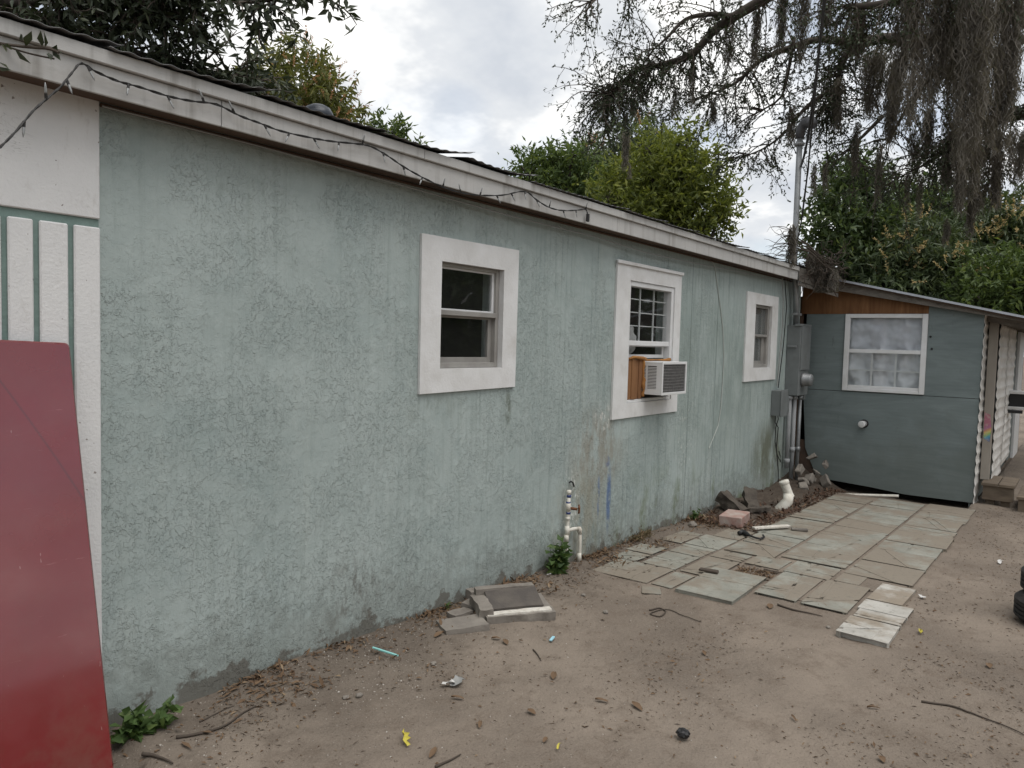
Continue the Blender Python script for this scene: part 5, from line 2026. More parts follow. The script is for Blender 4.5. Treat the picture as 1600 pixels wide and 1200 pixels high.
flat_bits('wall_litter', 2600, 0.02, 0.055, 0.3, L_DEAD, 'brown leaf litter gathered along the wall foot', 0.008, 5, reg_wall, 0.5)
flat_bits('corner_litter', 3600, 0.03, 0.07, 0.35, make_leaf('red_brown_leaf', (0.055, 0.032, 0.022), (0.10, 0.055, 0.035), (0.16, 0.10, 0.06), 0.05, 0.85), 'dark red brown leaf litter filling the corner bed', 0.012, 6, reg_corner, 0.6)


flat_bits('pit_litter', 420, 0.012, 0.035, 0.4, L_DEAD, 'brown leaf litter filling the missing slab gap in the patio', 0.008, 15, lambda r: (5.335 + 0.27 * r.random(), -1.235 + 0.27 * r.random(), 1.0), 0.4)


def pebbles(name, n, lo, hi, mat, label, seed, region):
    rng = np.random.default_rng(seed)
    pts = scatter(n, region, rng)
    base = np.array([(x, y, gtop(x, y)) for x, y in pts])
    r = rng.uniform(lo, hi, (n, 1, 1)) * (0.5 + rng.random((n, 1, 1)))
    oc = np.array([(1, 0, 0), (0, 1, 0), (-1, 0, 0), (0, -1, 0), (0, 0, .8), (0, 0, -.8)])
    v = base[:, None, :] + (oc[None] * (0.7 + 0.6 * rng.random((n, 6, 1)))) * r
    fc = np.array([(0, 1, 4), (1, 2, 4), (2, 3, 4), (3, 0, 4), (1, 0, 5), (2, 1, 5), (3, 2, 5), (0, 3, 5)])
    f_ = (fc[None] + (np.arange(n) * 6)[:, None, None]).reshape(-1, 3)
    return tag(link(name, np_mesh(name, v.reshape(-1, 3), f_, True), mat), label, 'gravel', kind='stuff')


def reg_peb(rng):
    x = 1.2 + 5 * rng.random() ** 1.4
    y = -0.02 - 1.9 * rng.random() ** 1.8
    dens = 0.35
    dens += 1.2 * math.exp(-((x - 2.55) ** 2 / 0.25 + (y + 0.45) ** 2 / 0.05))
    dens *= 0.3 + max(0, noise.noise(Vector((x * 2, y * 2, 1))) + 0.4)
    return x, y, min(1, dens)


pebbles('gravel', 2200, 0.0018, 0.0048, make_leaf('pebble', (0.20, 0.17, 0.14), (0.34, 0.30, 0.26), (0.52, 0.49, 0.45), 0.0, 0.9), 'small pale gravel bits strewn over the dirt', 8, reg_peb)
pebbles('dirt_clods', 4200, 0.002, 0.007, M_SAND, 'small clods of sandy dirt over the yard', 9, reg_all)

for (px, py, r_, lb) in ((561, 1090, .016, 'small white stone on dirt left of the paper scrap'), (540, 1092, .014, 'small grey stone on dirt at the left near wall'), (946, 960, .018, 'small white stone between broken step and patio'), (911, 936, .016, 'pale stone in the litter below the tap'), (677, 1045, .015, 'pale stone on gravel under the flat concrete slab'), (1082, 823, .045, 'pale stone at the wall foot left of the pinkish brick'), (1294, 982, .014, 'white pebble touching the pale end slab')):
    p = ong(px, py)
    b = B()
    bmesh.ops.create_icosphere(b.bm, subdivisions=2, radius=1)
    for v in b.bm.verts:
        s_ = 1 + .45 * noise.noise(v.co * 1.6 + Vector((px, 0, 0)))
        v.co = Vector((p[0] + v.co.x * r_ * s_, p[1] + v.co.y * r_ * s_, gtop(p[0], p[1]) + r_ * .4 + v.co.z * r_ * .65 * s_))
    tag(b.done('stone', M_CONC), lb, 'stone', 'loose stones on the yard')

# ------------------------------------------------------------------ weeds
def weed(name, label, c, n, hgt, spread, L, asp, mat, seed, up=0.5):
    rng = np.random.default_rng(seed)
    t = thing(name, tuple(c), label, 'weed')
    c = np.array(c)
    B0, D0 = [], []
    for s in range(n):
        an = rng.uniform(0, 2 * math.pi)
        r = spread * math.sqrt(rng.random())
        top = c + np.array([r * math.cos(an), -abs(r * math.sin(an)) * 0.6, hgt * (0.35 + 0.65 * rng.random()) * (1 - 0.4 * r / spread)])
        root = c + np.array([0.2 * r * math.cos(an), -0.2 * abs(r * math.sin(an)), 0])
        b = B()
        mid = (root + top) / 2 + np.array([0, 0, 0.02])
        b.tube([root, mid, top], [.003, .0025, .0015], 4)
        b.done('stem', mat, t)
        for q in range(6):
            tt = 0.35 + 0.65 * q / 5
            B0.append(root + (top - root) * tt)
            a2_ = rng.uniform(0, 2 * math.pi)
            D0.append([math.cos(a2_), math.sin(a2_) - 0.3, up * rng.normal(0.2, 0.5)])
    v, f_ = leaf_arrays(np.array(B0), np.array(D0), L * RNG.uniform(0.6, 1.15, len(B0)), L * asp, RNG, 0.15)
    link('foliage', np_mesh('foliage', v, f_), mat, t)
    return t


weed('leafy_weed', 'broad leaved green weed at the wall foot beside the red panel', (1.40, -0.10, 0.0), 26, 0.15, 0.13, 0.062, 0.62, L_WEED, 1)
weed('leafy_weed', 'tall leafy green weed growing at the wall left of the tap', (4.33, -0.07, gz(4.3)), 30, 0.32, 0.13, 0.07, 0.62, L_WEED, 2)
weed('small_weed', 'tiny green seedling behind the concrete chunks at the wall', tuple(onwall(697, 955, -0.03)), 3, 0.07, 0.03, 0.03, 0.5, L_WEED, 3)
weed('grass_tuft', 'mossy green grass tuft at wall foot by the first patio slabs', (5.65, -0.04, gz(5.6) + 0.02), 26, 0.10, 0.2, 0.04, 0.18, L_GRASS, 4, 2.0)
weed('grass_tuft', 'thin dry grass tuft at the wall foot left of the concrete chunks', tuple(onwall(600, 1000, -0.03)), 12, 0.05, 0.07, 0.04, 0.15, L_GRASS, 5, 1.5)
weed('small_weed', 'small weed growing at the wall foot above the pinkish brick', (6.75, -0.05, gz(6.7)), 8, 0.2, 0.1, 0.05, 0.4, L_WEED, 6)

# ------------------------------------------------------------------ background trees
def tree(name, label, base, lobes, nspr, L, asp, mat, seed, droop=0.2, bloom=None, group='trees beyond the roofs', per=7, sprr=0.16):
    """lobes: (px,py,rpx,dist) ellipsoidal leaf masses measured at a real distance"""
    rng = np.random.default_rng(seed)
    t = thing(name, base, label, 'tree', group)
    P, D = [], []
    cen = []
    tot = sum(l[2] ** 2 for l in lobes)
    for (px, py, rp, ds) in lobes:
        c = at(px, py, ds)
        r = rp / FPX * ds
        cen.append((c, r))
        n = int(nspr * rp * rp / tot)
        dirs = unit(rng.normal(size=(n, 3)))
        rr = r * (0.35 + 0.7 * rng.random((n, 1)) ** 0.55)
        # lumpy outline
        lum = np.array([1 + 0.40 * noise.noise(Vector(q * 2.3 + seed)) + 0.20 * noise.noise(Vector(q * 6.0 + seed)) for q in dirs]).reshape(-1, 1)
        pos = c + dirs * rr * lum * np.array([1, 1, 0.92])
        keep = np.array([noise.noise(Vector(p * (1.9 / max(r, .4)) + 31)) > -0.12 for p in pos])
        pos, dirs = pos[keep], dirs[keep]
        tw = unit(dirs * 0.7 + rng.normal(0, 0.5, dirs.shape) + np.array([0, 0, 0.25]))
        for k in range(per):
            s = rng.random((len(pos), 1))
            b_ = pos + tw * s * sprr * 1.6
            dd_ = unit(tw * 0.5 + rng.normal(0, 0.75, pos.shape) + np.array([0, 0, -droop]))
            P.append(b_)
            D.append(dd_)
    P, D = np.concatenate(P), np.concatenate(D)
    v, f_ = leaf_arrays(P, D, L * rng.uniform(0.6, 1.2, len(P)), L * asp * rng.uniform(.8, 1.2, len(P)), rng)
    link('crown', np_mesh('crown', v, f_), mat, t)
    # trunk and limbs
    b = B()
    base = np.array(base)
    topc = np.mean([c for c, r in cen], axis=0)
    fork = base + (topc - base) * 0.45
    b.tube([base, base + (fork - base) * .5 + np.array([.05, .03, 0]), fork], [0.22, 0.17, 0.14], 9)
    for c, r in cen:
        m_ = (fork + c) / 2 + rng.normal(0, .15, 3)
        b.tube([fork, m_, c], [0.10, 0.06, 0.02], 6)
        for q in range(10):
            e = c + unit(rng.normal(size=(1, 3)))[0] * r * 0.85
            b.tube([c + (m_ - c) * .2, (c + e) / 2 + rng.normal(0, .08, 3), e], [0.025, 0.015, 0.004], 4)
    b.done('trunk', M_BARK, t)
    if bloom:
        bl, nb, Lb, bm_ = bloom
        P, D = [], []
        for (px, py, rp, ds) in bl:
            c = at(px, py, ds)
            r = rp / FPX * ds
            n = nb
            dirs = unit(rng.normal(size=(n, 3)) + np.array([-.35, -.35, .45]))
            pos = c + dirs * r * (0.75 + 0.35 * rng.random((n, 1)))
            ax_ = unit(dirs + np.array([0, 0, 0.7]) + rng.normal(0, .25, (n, 3)))
            for k in range(22):
                s = rng.random((n, 1)) ** .8
                P.append(pos + ax_ * s * 0.26)
                D.append(unit(ax_ * .6 + rng.normal(0, .9, (n, 3))))
        P, D = np.concatenate(P), np.concatenate(D)
        v, f_ = leaf_arrays(P, D, Lb * rng.uniform(.5, 1.2, len(P)), Lb * .35, rng)
        link('blossom', np_mesh('blossom', v, f_), bm_, t)
    return t


def gp(px, dist):
    p = at(px, 540, dist)
    return (p[0], p[1], -0.15)


tree('mango_tree', 'rounded flowering mango tree above the roof left of centre', gp(450, 17), [(455, 145, 66, 17), (415, 200, 62, 17.3), (505, 180, 52, 16.6), (450, 230, 90, 17.2)], 3000, 0.20, 0.24, L_OLIVE, 1, 0.55,
     ([(470, 125, 52, 16.6), (520, 165, 36, 16.3), (425, 170, 52, 16.8)], 26, 0.05, L_PINK))
tree('leafy_tree', 'small bright green treetop peeking over the roof left of the sky gap', gp(608, 18), [(607, 213, 26, 18), (600, 240, 42, 18.2)], 420, 0.18, 0.3, L_MID, 2, 0.4)
tree('mango_tree', 'dark green dome shaped mango tree behind the bright tree', gp(960, 22), [(985, 268, 82, 22), (935, 300, 58, 21.6), (1030, 262, 52, 22.4), (960, 340, 85, 22)], 3600, 0.27, 0.20, L_MANGO, 3, 0.95,
     ([(1000, 205, 18, 21.4), (925, 235, 12, 21.2)], 9, 0.07, L_PINK))
tree('leafy_tree', 'yellow green leafy tree standing tallest over the house roof', gp(1040, 17), [(1025, 282, 50, 17), (1068, 268, 40, 16.9), (1060, 310, 62, 17), (985, 320, 48, 16.7), (1090, 345, 42, 16.8), (1020, 355, 66, 16.9), (1066, 225, 16, 16.9), (1010, 235, 14, 16.9), (1090, 262, 18, 16.9), (1128, 330, 14, 16.8), (950, 310, 18, 16.7), (1045, 235, 14, 16.9), (1112, 335, 24, 16.8)], 3000, 0.17, 0.30, L_BRIGHT, 4, 0.1, sprr=0.34)
tree('leafy_tree', 'mid green bushy tree at the left of the roof tree group', gp(860, 19), [(895, 275, 40, 19), (860, 290, 40, 19), (880, 315, 55, 19.2), (830, 275, 26, 18.7), (868, 250, 14, 18.8), (895, 240, 12, 18.8), (825, 258, 10, 18.7)], 1700, 0.17, 0.32, L_MID, 5, 0.15, sprr=0.3)
tree('leafy_tree', 'slender dark green tree right of the service mast', gp(1335, 16), [(1328, 300, 34, 16), (1335, 345, 52, 16), (1325, 395, 52, 15.8), (1350, 425, 45, 15.8), (1322, 268, 16, 16), (1356, 290, 14, 16)], 2000, 0.16, 0.34, L_DARK, 6, 0.15, sprr=0.28)
tree('leafy_tree', 'dark leafy tree between the slender tree and flowering mango', gp(1420, 19), [(1400, 350, 46, 19), (1440, 335, 40, 19), (1480, 340, 45, 19), (1430, 400, 60, 19), (1480, 380, 50, 19.2)], 1700, 0.18, 0.30, L_DARK, 7, 0.2, sprr=0.3)
tree('mango_tree', 'mango tree covered in yellow blossom behind the shed roof', gp(1440, 15.5), [(1435, 400, 48, 15.5), (1400, 430, 44, 15.3), (1470, 440, 52, 15.2), (1430, 460, 52, 15.3), (1385, 460, 30, 15)], 2300, 0.20, 0.22, L_MANGO, 8, 0.5,
     ([(1430, 365, 22, 15.0), (1478, 425, 30, 14.6), (1405, 395, 22, 14.9), (1400, 430, 20, 14.8)], 11, 0.05, L_BLOOM))
tree('mango_tree', 'large dark mango tree with blossom at the right edge', gp(1560, 17), [(1545, 395, 60, 17), (1595, 385, 56, 17), (1530, 440, 56, 16.8), (1600, 450, 70, 17), (1585, 345, 40, 17.2), (1650, 400, 70, 17.5)], 2700, 0.21, 0.22, L_MANGO, 9, 0.6,
     ([(1570, 345, 24, 16.4), (1592, 352, 20, 16.2), (1540, 375, 14, 16.3)], 11, 0.055, L_BLOOM))
tree('leafy_tree', 'fresh green bush just over the low end of shed roof', gp(1560, 14.5), [(1555, 455, 40, 14.5), (1595, 455, 36, 14.3), (1525, 470, 28, 14.4), (1640, 450, 50, 14.6)], 1500, 0.13, 0.34, L_MID, 10, 0.15)

# ------------------------------------------------------------------ oaks
def oak(t, limbs, ntw, twl, L, asp, leafmat, seed, droop=0.5, per=16, sub=3, foreground=False):
    rng = random.Random(seed)
    nr = np.random.default_rng(seed)
    P, D = [], []
    tb = B()
    lb = B()
    for (pts, r0, r1, dens) in limbs:
        path_ = limb_path(pts)
        path_ = [p + noise.noise_vector(p * 1.3) * 0.06 for p in path_]
        n = len(path_)
        lb.tube(path_, [r0 + (r1 - r0) * i / (n - 1) for i in range(n)], 8)
        ln = sum((path_[i + 1] - path_[i]).length for i in range(n - 1))
        for k in range(int(ntw * ln * dens)):
            i = rng.randrange(n - 1)
            if rng.random() < 0.25:
                i = min(n - 2, int(n * (1 - rng.random() ** 2 * 0.4)))
            p = path_[i].lerp(path_[i + 1], rng.random())
            ax_ = (path_[i + 1] - path_[i]).normalized()
            d = Vector((rng.gauss(0, 1), rng.gauss(0, 1), rng.gauss(0, 0.8))).normalized()
            d = (d + ax_ * 0.5).normalized()
            L_ = twl * rng.uniform(0.4, 1.2)
            tw = [p]
            for s in range(6):
                d = (d + Vector((rng.gauss(0, .22), rng.gauss(0, .22), rng.gauss(0, .2) - droop * 0.22))).normalized()
                tw.append(tw[-1] + d * L_ / 6)
            tb.tube(tw, [0.009, 0.008, 0.007, 0.006, 0.005, 0.004, 0.002], 4)
            for s in range(sub):
                j = rng.randrange(2, 6)
                q = tw[j]
                d2 = (d + Vector((rng.gauss(0, .8), rng.gauss(0, .8), rng.gauss(0, .7) - droop * .3))).normalized()
                st = [q]
                for w in range(3):
                    d2 = (d2 + Vector((rng.gauss(0, .2), rng.gauss(0, .2), -droop * .15))).normalized()
                    st.append(st[-1] + d2 * L_ * 0.12)
                tb.tube(st, [.004, .003, .002, .001], 3)
                for w in range(per // 2):
                    e = st[rng.randrange(1, 4)]
                    P.append(e + Vector((rng.gauss(0, .015), rng.gauss(0, .015), rng.gauss(0, .015))))
                    D.append(d2 * .6 + Vector((rng.gauss(0, .7), rng.gauss(0, .7), rng.gauss(0, .7) - .15)))
            for w in range(per):
                j = rng.randrange(2, 7)
                P.append(tw[j].lerp(tw[j - 1], rng.random()))
                D.append(d * .6 + Vector((rng.gauss(0, .7), rng.gauss(0, .7), rng.gauss(0, .7) - .15)))
    lb.done('limbs', M_BARK, t, True)
    tb.done('twigs', M_TWIG, t, recalc=False)
    v, f_ = leaf_arrays(np.array([tuple(p) for p in P]), np.array([tuple(p) for p in D]), L * nr.uniform(.6, 1.25, len(P)), L * asp * nr.uniform(.8, 1.2, len(P)), nr, 0.12)
    link('crown', np_mesh('crown', v, f_), leafmat, t)


def A(px, py, d):
    return tuple(at(px, py, d))


# big live oak hung with moss
ok = thing('live_oak', (14.0, -5.0, -0.2), 'big live oak draped in grey spanish moss over the yard', 'tree')
fork = (13.4, -4.6, 4.6)
b = B()
b.tube([(14.0, -5.0, -0.3), (13.9, -4.95, 0.6), (13.7, -4.8, 2.5), fork], [0.55, 0.42, 0.36, 0.32], 14)
b.done('trunk', M_BARK, ok, True)
limbs = [
    ([fork, A(1620, -160, 11.5), A(1450, -140, 11), A(1310, -70, 11), A(1200, -5, 11), A(1128, 42, 11), A(1082, 85, 10.8), A(1035, 97, 10.8), A(1000, 102, 10.7), A(972, 128, 10.6), A(945, 150, 10.5)], 0.11, 0.008, 1.0),
    ([A(1150, 25, 11), A(1112, 20, 10.8), A(1070, 28, 10.7), A(1040, 60, 10.5), A(1020, 80, 10.4)], 0.04, 0.008, 0.8),
    ([A(1230, -40, 11), A(1120, -40, 10.7), A(1030, -30, 10.6), A(960, -12, 10.5), A(915, 6, 10.4)], 0.05, 0.008, 0.55),
    ([fork, A(1640, 40, 12), A(1560, 30, 12), A(1450, 70, 12), A(1380, 62, 12), A(1330, 80, 12), A(1312, 120, 11.8), A(1295, 165, 11.6)], 0.14, 0.015, 1.0),
    ([A(1350, 65, 12), A(1290, 60, 11.6), A(1240, 75, 11.4), A(1190, 95, 11.3), A(1150, 130, 11.2), A(1110, 150, 11)], 0.06, 0.01, 1.0),
    ([A(1300, 140, 11.6), A(1255, 168, 11.4), A(1225, 200, 11.3), A(1195, 225, 11.2), A(1165, 240, 11.1)], 0.03, 0.006, 0.7),
    ([fork, A(1680, 150, 11.5), A(1600, 175, 11.5), A(1530, 195, 11.4), A(1500, 208, 11.3), A(1478, 235, 11.2)], 0.12, 0.02, 1.1),
    ([A(1600, 60, 12), A(1520, 100, 12.2), A(1460, 120, 12.2), A(1420, 170, 12), A(1390, 220, 12)], 0.06, 0.012, 1.0),
    ([A(1560, 90, 12.2), A(1560, 170, 12), A(1540, 230, 11.8), A(1560, 270, 11.6)], 0.05, 0.01, 0.8),
    ([fork, A(1640, -60, 11), A(1530, -50, 10.6), A(1430, -20, 10.4), A(1380, 5, 10.4), A(1330, 8, 10.4)], 0.12, 0.03, 0.6),
    ([A(1240, 60, 11.4), A(1235, 110, 11.3), A(1220, 150, 11.2), A(1180, 175, 11.1)], 0.03, 0.008, 1.0),
    ([A(1380, 180, 12), A(1350, 210, 11.8), A(1330, 235, 11.7), A(1350, 260, 11.6)], 0.03, 0.006, 0.9),
    ([A(1500, 210, 11.3), A(1460, 250, 11.3), A(1420, 270, 11.3), A(1390, 285, 11.3)], 0.025, 0.005, 0.8),
]
oak(ok, limbs, 25, 0.8, 0.052, 0.40, L_OAK, 21, 0.6, 14, 4)


# spanish moss: hanging clumps of fine strands
def moss_clump(par, px, y0, y1, wpx, d, n, seed, taper=0.5):
    rng = np.random.default_rng(seed)
    top = at(px, y0, d)
    ht = (y1 - y0) / FPX * d * 0.99
    w = wpx / FPX * d
    lev = 6
    n = int(n * 1.9)
    off = rng.normal(0, 0.42, (n, 2)) * w
    # gather strands into sub-tufts
    k_ = max(2, int(wpx / 4))
    tuft = rng.normal(0, 0.5, (k_, 2)) * w
    pick = rng.integers(0, k_, n)
    off = off * 0.45 + tuft[pick] * 0.75
    tl_ = 0.55 + 0.45 * rng.random((k_, 1))
    st = rng.random((n, 1)) ** 1.1 * 0.9 * tl_[pick]
    ln = (0.07 + 0.20 * rng.random((n, 1))) / max(ht, 0.2)
    ln = np.minimum(ln, 1.05 - st)
    vs = np.empty((n, lev, 2, 3))
    yaw = rng.uniform(0, math.pi, n)
    side = np.stack([np.cos(yaw), np.sin(yaw), np.zeros(n)], 1)
    ph = rng.uniform(0, 6.28, (n, 2))
    fr = rng.uniform(1.0, 3.5, (n, 2))
    wd = rng.uniform(0.0022, 0.0050, (n, 1))
    for k in range(lev):
        t = k / (lev - 1)
        g = st + ln * t                                          # 0 top .. 1 bottom of clump
        sq = 1 - taper * g ** 1.5
        x = off[:, 0:1] * sq + 0.035 * np.sin(ph[:, 0:1] + fr[:, 0:1] * t * 2) * (0.4 + t) + 0.10 * w * np.sin(g * 5 + seed)
        y = off[:, 1:2] * sq + 0.035 * np.sin(ph[:, 1:2] + fr[:, 1:2] * t * 2) * (0.4 + t)
        c = np.concatenate([top[0] + x, top[1] + y, top[2] - g * ht], 1)
        s = side * wd * (1.0 if k < lev - 1 else 0.2)
        vs[:, k, 0] = c - s
        vs[:, k, 1] = c + s
    base = (np.arange(n) * lev * 2).reshape(-1, 1)
    q = np.concatenate([np.concatenate([base + 2 * k, base + 2 * k + 1, base + 2 * k + 3, base + 2 * k + 2], 1) for k in range(lev - 1)], 0)
    return link('moss_clump', np_mesh('moss_clump', vs.reshape(-1, 3), q), L_MOSS, par)


MOSS = [(1440, -25, 190, 30, 10.6, 900), (1415, -25, 130, 22, 10.7, 500), (1400, 95, 225, 17, 11.2, 620), (1470, -25, 150, 26, 10.8, 650), (1525, -25, 230, 28, 10.5, 1000), (1518, 60, 300, 17, 10.9, 700), (1556, -25, 215, 26, 10.6, 900),
        (1585, -25, 190, 20, 10.7, 700), (1500, -20, 120, 26, 11.0, 600), (1368, 75, 165, 20, 11.4, 500), (1310, 120, 200, 10, 11.4, 220), (1345, 5, 75, 18, 10.8, 350), (1258, -20, 85, 16, 11.2, 240), (1215, -15, 95, 14, 11.2, 220), (1180, 10, 110, 10, 11.1, 160),
        (1140, 30, 120, 7, 11.0, 100), (1290, -20, 50, 15, 11.0, 180), (1083, 90, 158, 4, 10.7, 70), (1056, 120, 180, 3, 10.7, 40), (1115, 150, 190, 4, 10.9, 60), (1500, 225, 330, 12, 11.1, 330), (1535, 210, 320, 16, 11.2, 420), (1560, 200, 300, 18, 11.2, 420),
        (1517, 300, 362, 6, 11.2, 130), (1480, 240, 290, 8, 11.1, 160), (1450, 170, 250, 10, 11.5, 200), (1375, 225, 330, 4, 11.2, 90), (1420, 262, 320, 3, 11.2, 45), (1438, 262, 345, 3, 11.2, 45), (1273, 250, 300, 3, 11.2, 40), (1290, 250, 305, 2.5, 11.2, 30),
        (1480, 340, 380, 3, 11.4, 40), (1240, 165, 220, 6, 11.2, 110), (1340, 190, 260, 6, 11.5, 130), (1430, 200, 270, 7, 11.7, 140), (1590, 200, 280, 14, 11.2, 300), (990, 150, 180, 3, 10.6, 30), (1490, 60, 210, 20, 11.6, 500)]
for k, (px, y0, y1, w_, d, n) in enumerate(MOSS):
    moss_clump(ok, px, y0, y1, w_, d, n, 100 + k, 0.55)

# moss tuft on the bright tree's crown, and vines heaped on the eave end
ht = thing('hanging_moss', A(978, 215, 15.4), 'pale moss tuft hanging before the dark mango crown', 'moss')
moss_clump(ht, 978, 205, 262, 11, 15.2, 260, 300, 0.7)
moss_clump(ht, 985, 255, 278, 2.5, 15.2, 30, 301, 0.6)

vn = thing('dead_vine', A(1285, 415, 10.0), 'tangle of dead grey vine and moss heaped on the eave end', 'vine')
rv = random.Random(3)
b = B()
for k in range(90):
    c0 = Vector(at(rv.gauss(1288, 14), rv.gauss(418, 12), 10.0 + rv.gauss(0, .12)))
    d = Vector((rv.gauss(0, 1), rv.gauss(0, 1), rv.gauss(0, .6))).normalized()
    pts = [c0]
    for s in range(6):
        d = (d + Vector((rv.gauss(0, .5), rv.gauss(0, .5), rv.gauss(0, .4) - .12))).normalized()
        pts.append(pts[-1] + d * 0.055)
    b.tube(pts, [.007, .006, .005, .005, .004, .003, .001], 4)
for k in range(5):
    st = Vector(at(1246, 372 + k * 4, 9.6))
    en = Vector(at(1296 + 4 * k, 405 + 5 * k, 10.0))
    b.tube([st, st.lerp(en, .3) + Vector((0, 0, .04 * rv.random())), st.lerp(en, .65) + Vector((0, 0, -.05 * rv.random())), en], [.008, .010, .008, .005], 5)
b.done('stems', M_TWIG, vn)
moss_clump(vn, 1290, 400, 450, 13, 10.0, 420, 400, 0.2)
moss_clump(vn, 1270, 395, 425, 14, 9.95, 300, 401, 0.1)
moss_clump(vn, 1302, 420, 452, 8, 9.95, 220, 402, 0.2)

# bare twigs round the mast
mv = thing('bare_vine', A(1240, 380, 9.6), 'bare grey vine twigs sprouting round the service mast above the roof', 'vine')
b = B()
for k in range(26):
    c0 = Vector(at(1241 + rv.uniform(-5, 5), rv.uniform(350, 405), 9.5))
    d = Vector(tuple(R0[0])) * rv.choice([-1, -1, -.6, .5]) + Vector((0, rv.gauss(0, .4), rv.gauss(.25, .4)))
    d.normalize()
    pts = [c0]
    for s in range(6):
        d = (d + Vector((rv.gauss(0, .3), rv.gauss(0, .3), rv.gauss(0, .3) - .10))).normalized()
        pts.append(pts[-1] + d * 0.06)
    b.tube(pts, [.006, .005, .004, .004, .003, .002, .001], 4)
b.done('stems', M_TWIG, mv)
moss_clump(mv, 1240, 350, 410, 5, 9.5, 120, 410, 0.1)

# oak leaning over the roof from behind, at the upper left
lo = thing('oak_tree', (1.2, 7.6, -0.1), 'dark leaved oak reaching over the roof at upper left', 'tree')
f2 = (1.3, 7.4, 4.2)
b = B()
b.tube([(1.2, 7.6, -0.2), (1.25, 7.55, 1.5), f2], [0.35, 0.28, 0.24], 12)
b.done('trunk', M_BARK, lo, True)
limbs2 = [
    ([f2, A(-150, -60, 7.5), A(-40, 10, 6.6), A(60, 40, 6.2), A(140, 60, 6.0), A(215, 85, 5.9), A(290, 110, 5.8), A(360, 125, 5.7)], 0.10, 0.006, 1.0),
    ([f2, A(-120, -130, 7.5), A(20, -60, 6.4), A(130, -20, 6.0), A(230, 5, 5.8), A(300, 0, 5.7)], 0.10, 0.008, 0.8),
    ([A(20, -60, 6.4), A(180, -70, 5.8), A(290, -40, 5.4), A(350, -12, 5.2), A(400, 0, 5.1), A(455, -10, 5.0)], 0.04, 0.005, 0.55),
    ([A(60, 40, 6.2), A(120, 15, 6.0), A(190, 20, 5.8), A(255, 30, 5.7)], 0.03, 0.005, 0.9),
    ([A(-40, 10, 6.6), A(40, 0, 6.1), A(100, -10, 6.0), A(160, -15, 5.9)], 0.05, 0.006, 0.9),
    ([A(0, 55, 6.2), A(80, 75, 6.1), A(160, 95, 6.0), A(240, 120, 6.0), A(300, 135, 6.0)], 0.03, 0.005, 0.7),
]
oak(lo, limbs2, 22, 0.42, 0.085, 0.30, L_OAKNEAR, 31, 0.5, 11, 3)
# a low twig of the same tree hanging in front of the fascia
b = B()
low = [A(-260, -260, 4.0), A(-120, 20, 3.4), A(-20, 62, 3.15), A(30, 72, 3.1), A(75, 76, 3.08), A(92, 82, 3.06)]
b.tube(limb_path([f2, (0.2, 3.0, 4.6)] + low), 0.005, 5)
b.tube(limb_path([A(-20, 62, 3.15), A(40, 82, 3.1), A(85, 92, 3.08)]), 0.003, 4)
b.done('low_twig', M_TWIG, lo)
lp, ld, ll = [], [], []
for (x0, y0, x1, y1) in ((40, 74, 48, 47), (66, 73, 62, 50), (70, 74, 72, 50), (22, 75, 44, 99), (0, 66, 12, 80), (-4, 104, 18, 112), (-4, 96, 14, 105), (78, 78, 92, 76), (80, 80, 98, 84), (76, 82, 80, 92), (82, 82, 94, 92), (36, 64, 30, 52), (5, 70, 22, 76), (84, 80, 88, 72)):
    p, q = at(x0, y0, 3.1), at(x1, y1, 3.06)
    lp.append(p)
    ld.append(q - p)
    ll.append(np.linalg.norm(q - p))
v, f_ = leaf_arrays(np.array(lp), np.array(ld), np.array(ll) * 1.05, np.array(ll) * 0.34 + 0.004, RNG, 0.1)
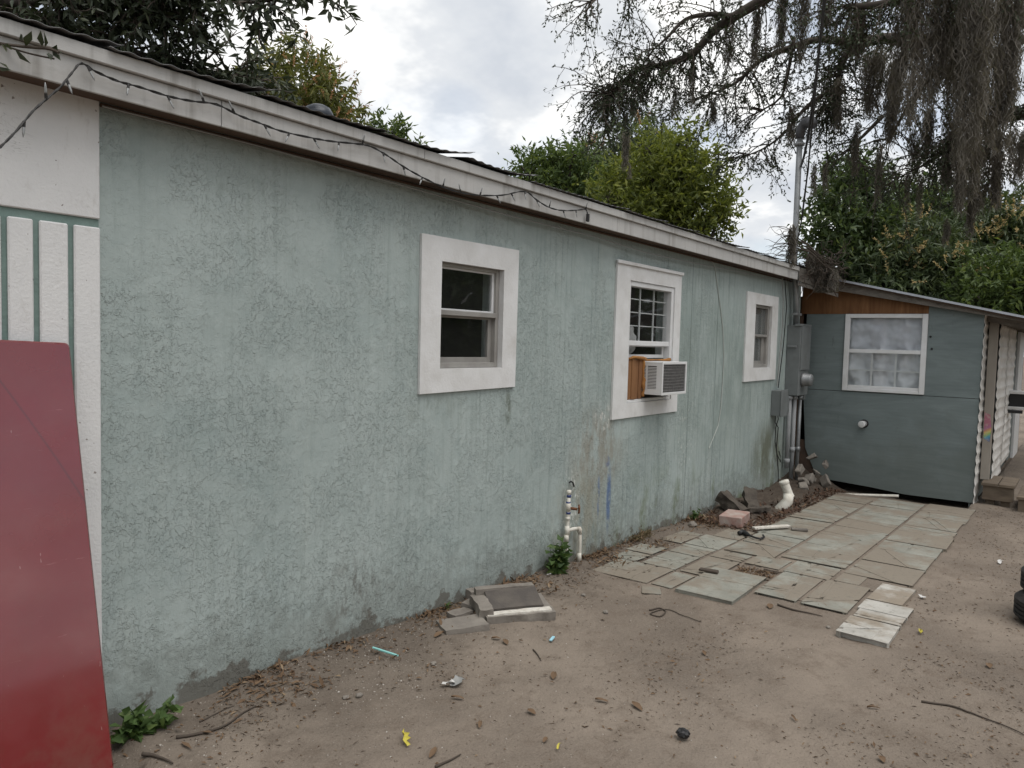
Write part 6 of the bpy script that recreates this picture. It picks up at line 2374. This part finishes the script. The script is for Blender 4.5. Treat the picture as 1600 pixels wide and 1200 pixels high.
link('low_leaf', np_mesh('low_leaf', v, f_), L_OAKNEAR, lo)

# unseen trees added behind the camera to deepen eave shade and darken windows
yt = None
rngY = np.random.default_rng(77)
spots = [(-13, -9, 1.0), (-8.5, -12, 1.05), (-4.2, -13, 0.95), (10.8, -12, 1.05), (15.0, -13, 1.0), (19.5, -12.5, 1.05), (24.0, -11, 1.0)]
wherey = ['leftmost', 'second', 'third', 'fourth', 'fifth', 'sixth', 'rightmost']
for k, (x, y, sc_) in enumerate(spots):
    t = thing('unseen_tree', (x, y, -0.2), 'unseen leafy tree added behind the camera to block low sky, %s of its row' % wherey[k], 'tree', 'unseen trees added behind the camera')
    if yt is None:
        P, D = [], []
        for (cx_, cy_, cz_, r) in ((0, 0, 4.2, 2.3), (-1.4, .4, 2.6, 1.9), (1.5, -.3, 2.8, 2.0), (0.2, .2, 1.6, 1.8), (.5, 0, 5.4, 1.5)):
            dirs = unit(rngY.normal(size=(1500, 3)))
            P.append(np.array([cx_, cy_, cz_]) + dirs * r * (0.5 + 0.55 * rngY.random((1500, 1))))
            D.append(unit(dirs * .4 + rngY.normal(0, .7, (1500, 3))))
        P, D = np.concatenate(P), np.concatenate(D)
        v, f_ = leaf_arrays(P, D, 0.34 * rngY.uniform(.7, 1.2, len(P)), 0.15, rngY)
        cm = np_mesh('crown', v, f_)
        cm.materials.append(L_DARK)
        b = B()
        b.tube([(0, 0, -0.3), (0.05, 0, 1.6), (0, 0, 3.4)], [.25, .18, .1], 9)
        for e in ((-1.4, .4, 2.8), (1.5, -.3, 3.0), (.5, 0, 5.4)):
            b.tube([(0.03, 0, 1.5), (e[0] * .5, e[1] * .5, e[2] * .7), e], [.1, .06, .02], 6)
        tmp = b.done('trunk', M_BARK)
        tm = tmp.data
        bpy.data.objects.remove(tmp)
        yt = (cm, tm)
    for nm, me in (('crown', yt[0]), ('trunk', yt[1])):
        o = bpy.data.objects.new(nm, me)
        COL.objects.link(o)
        o.parent = t
    t.scale = (sc_, sc_, sc_)
    t.rotation_euler = (0, 0, k * 1.3)
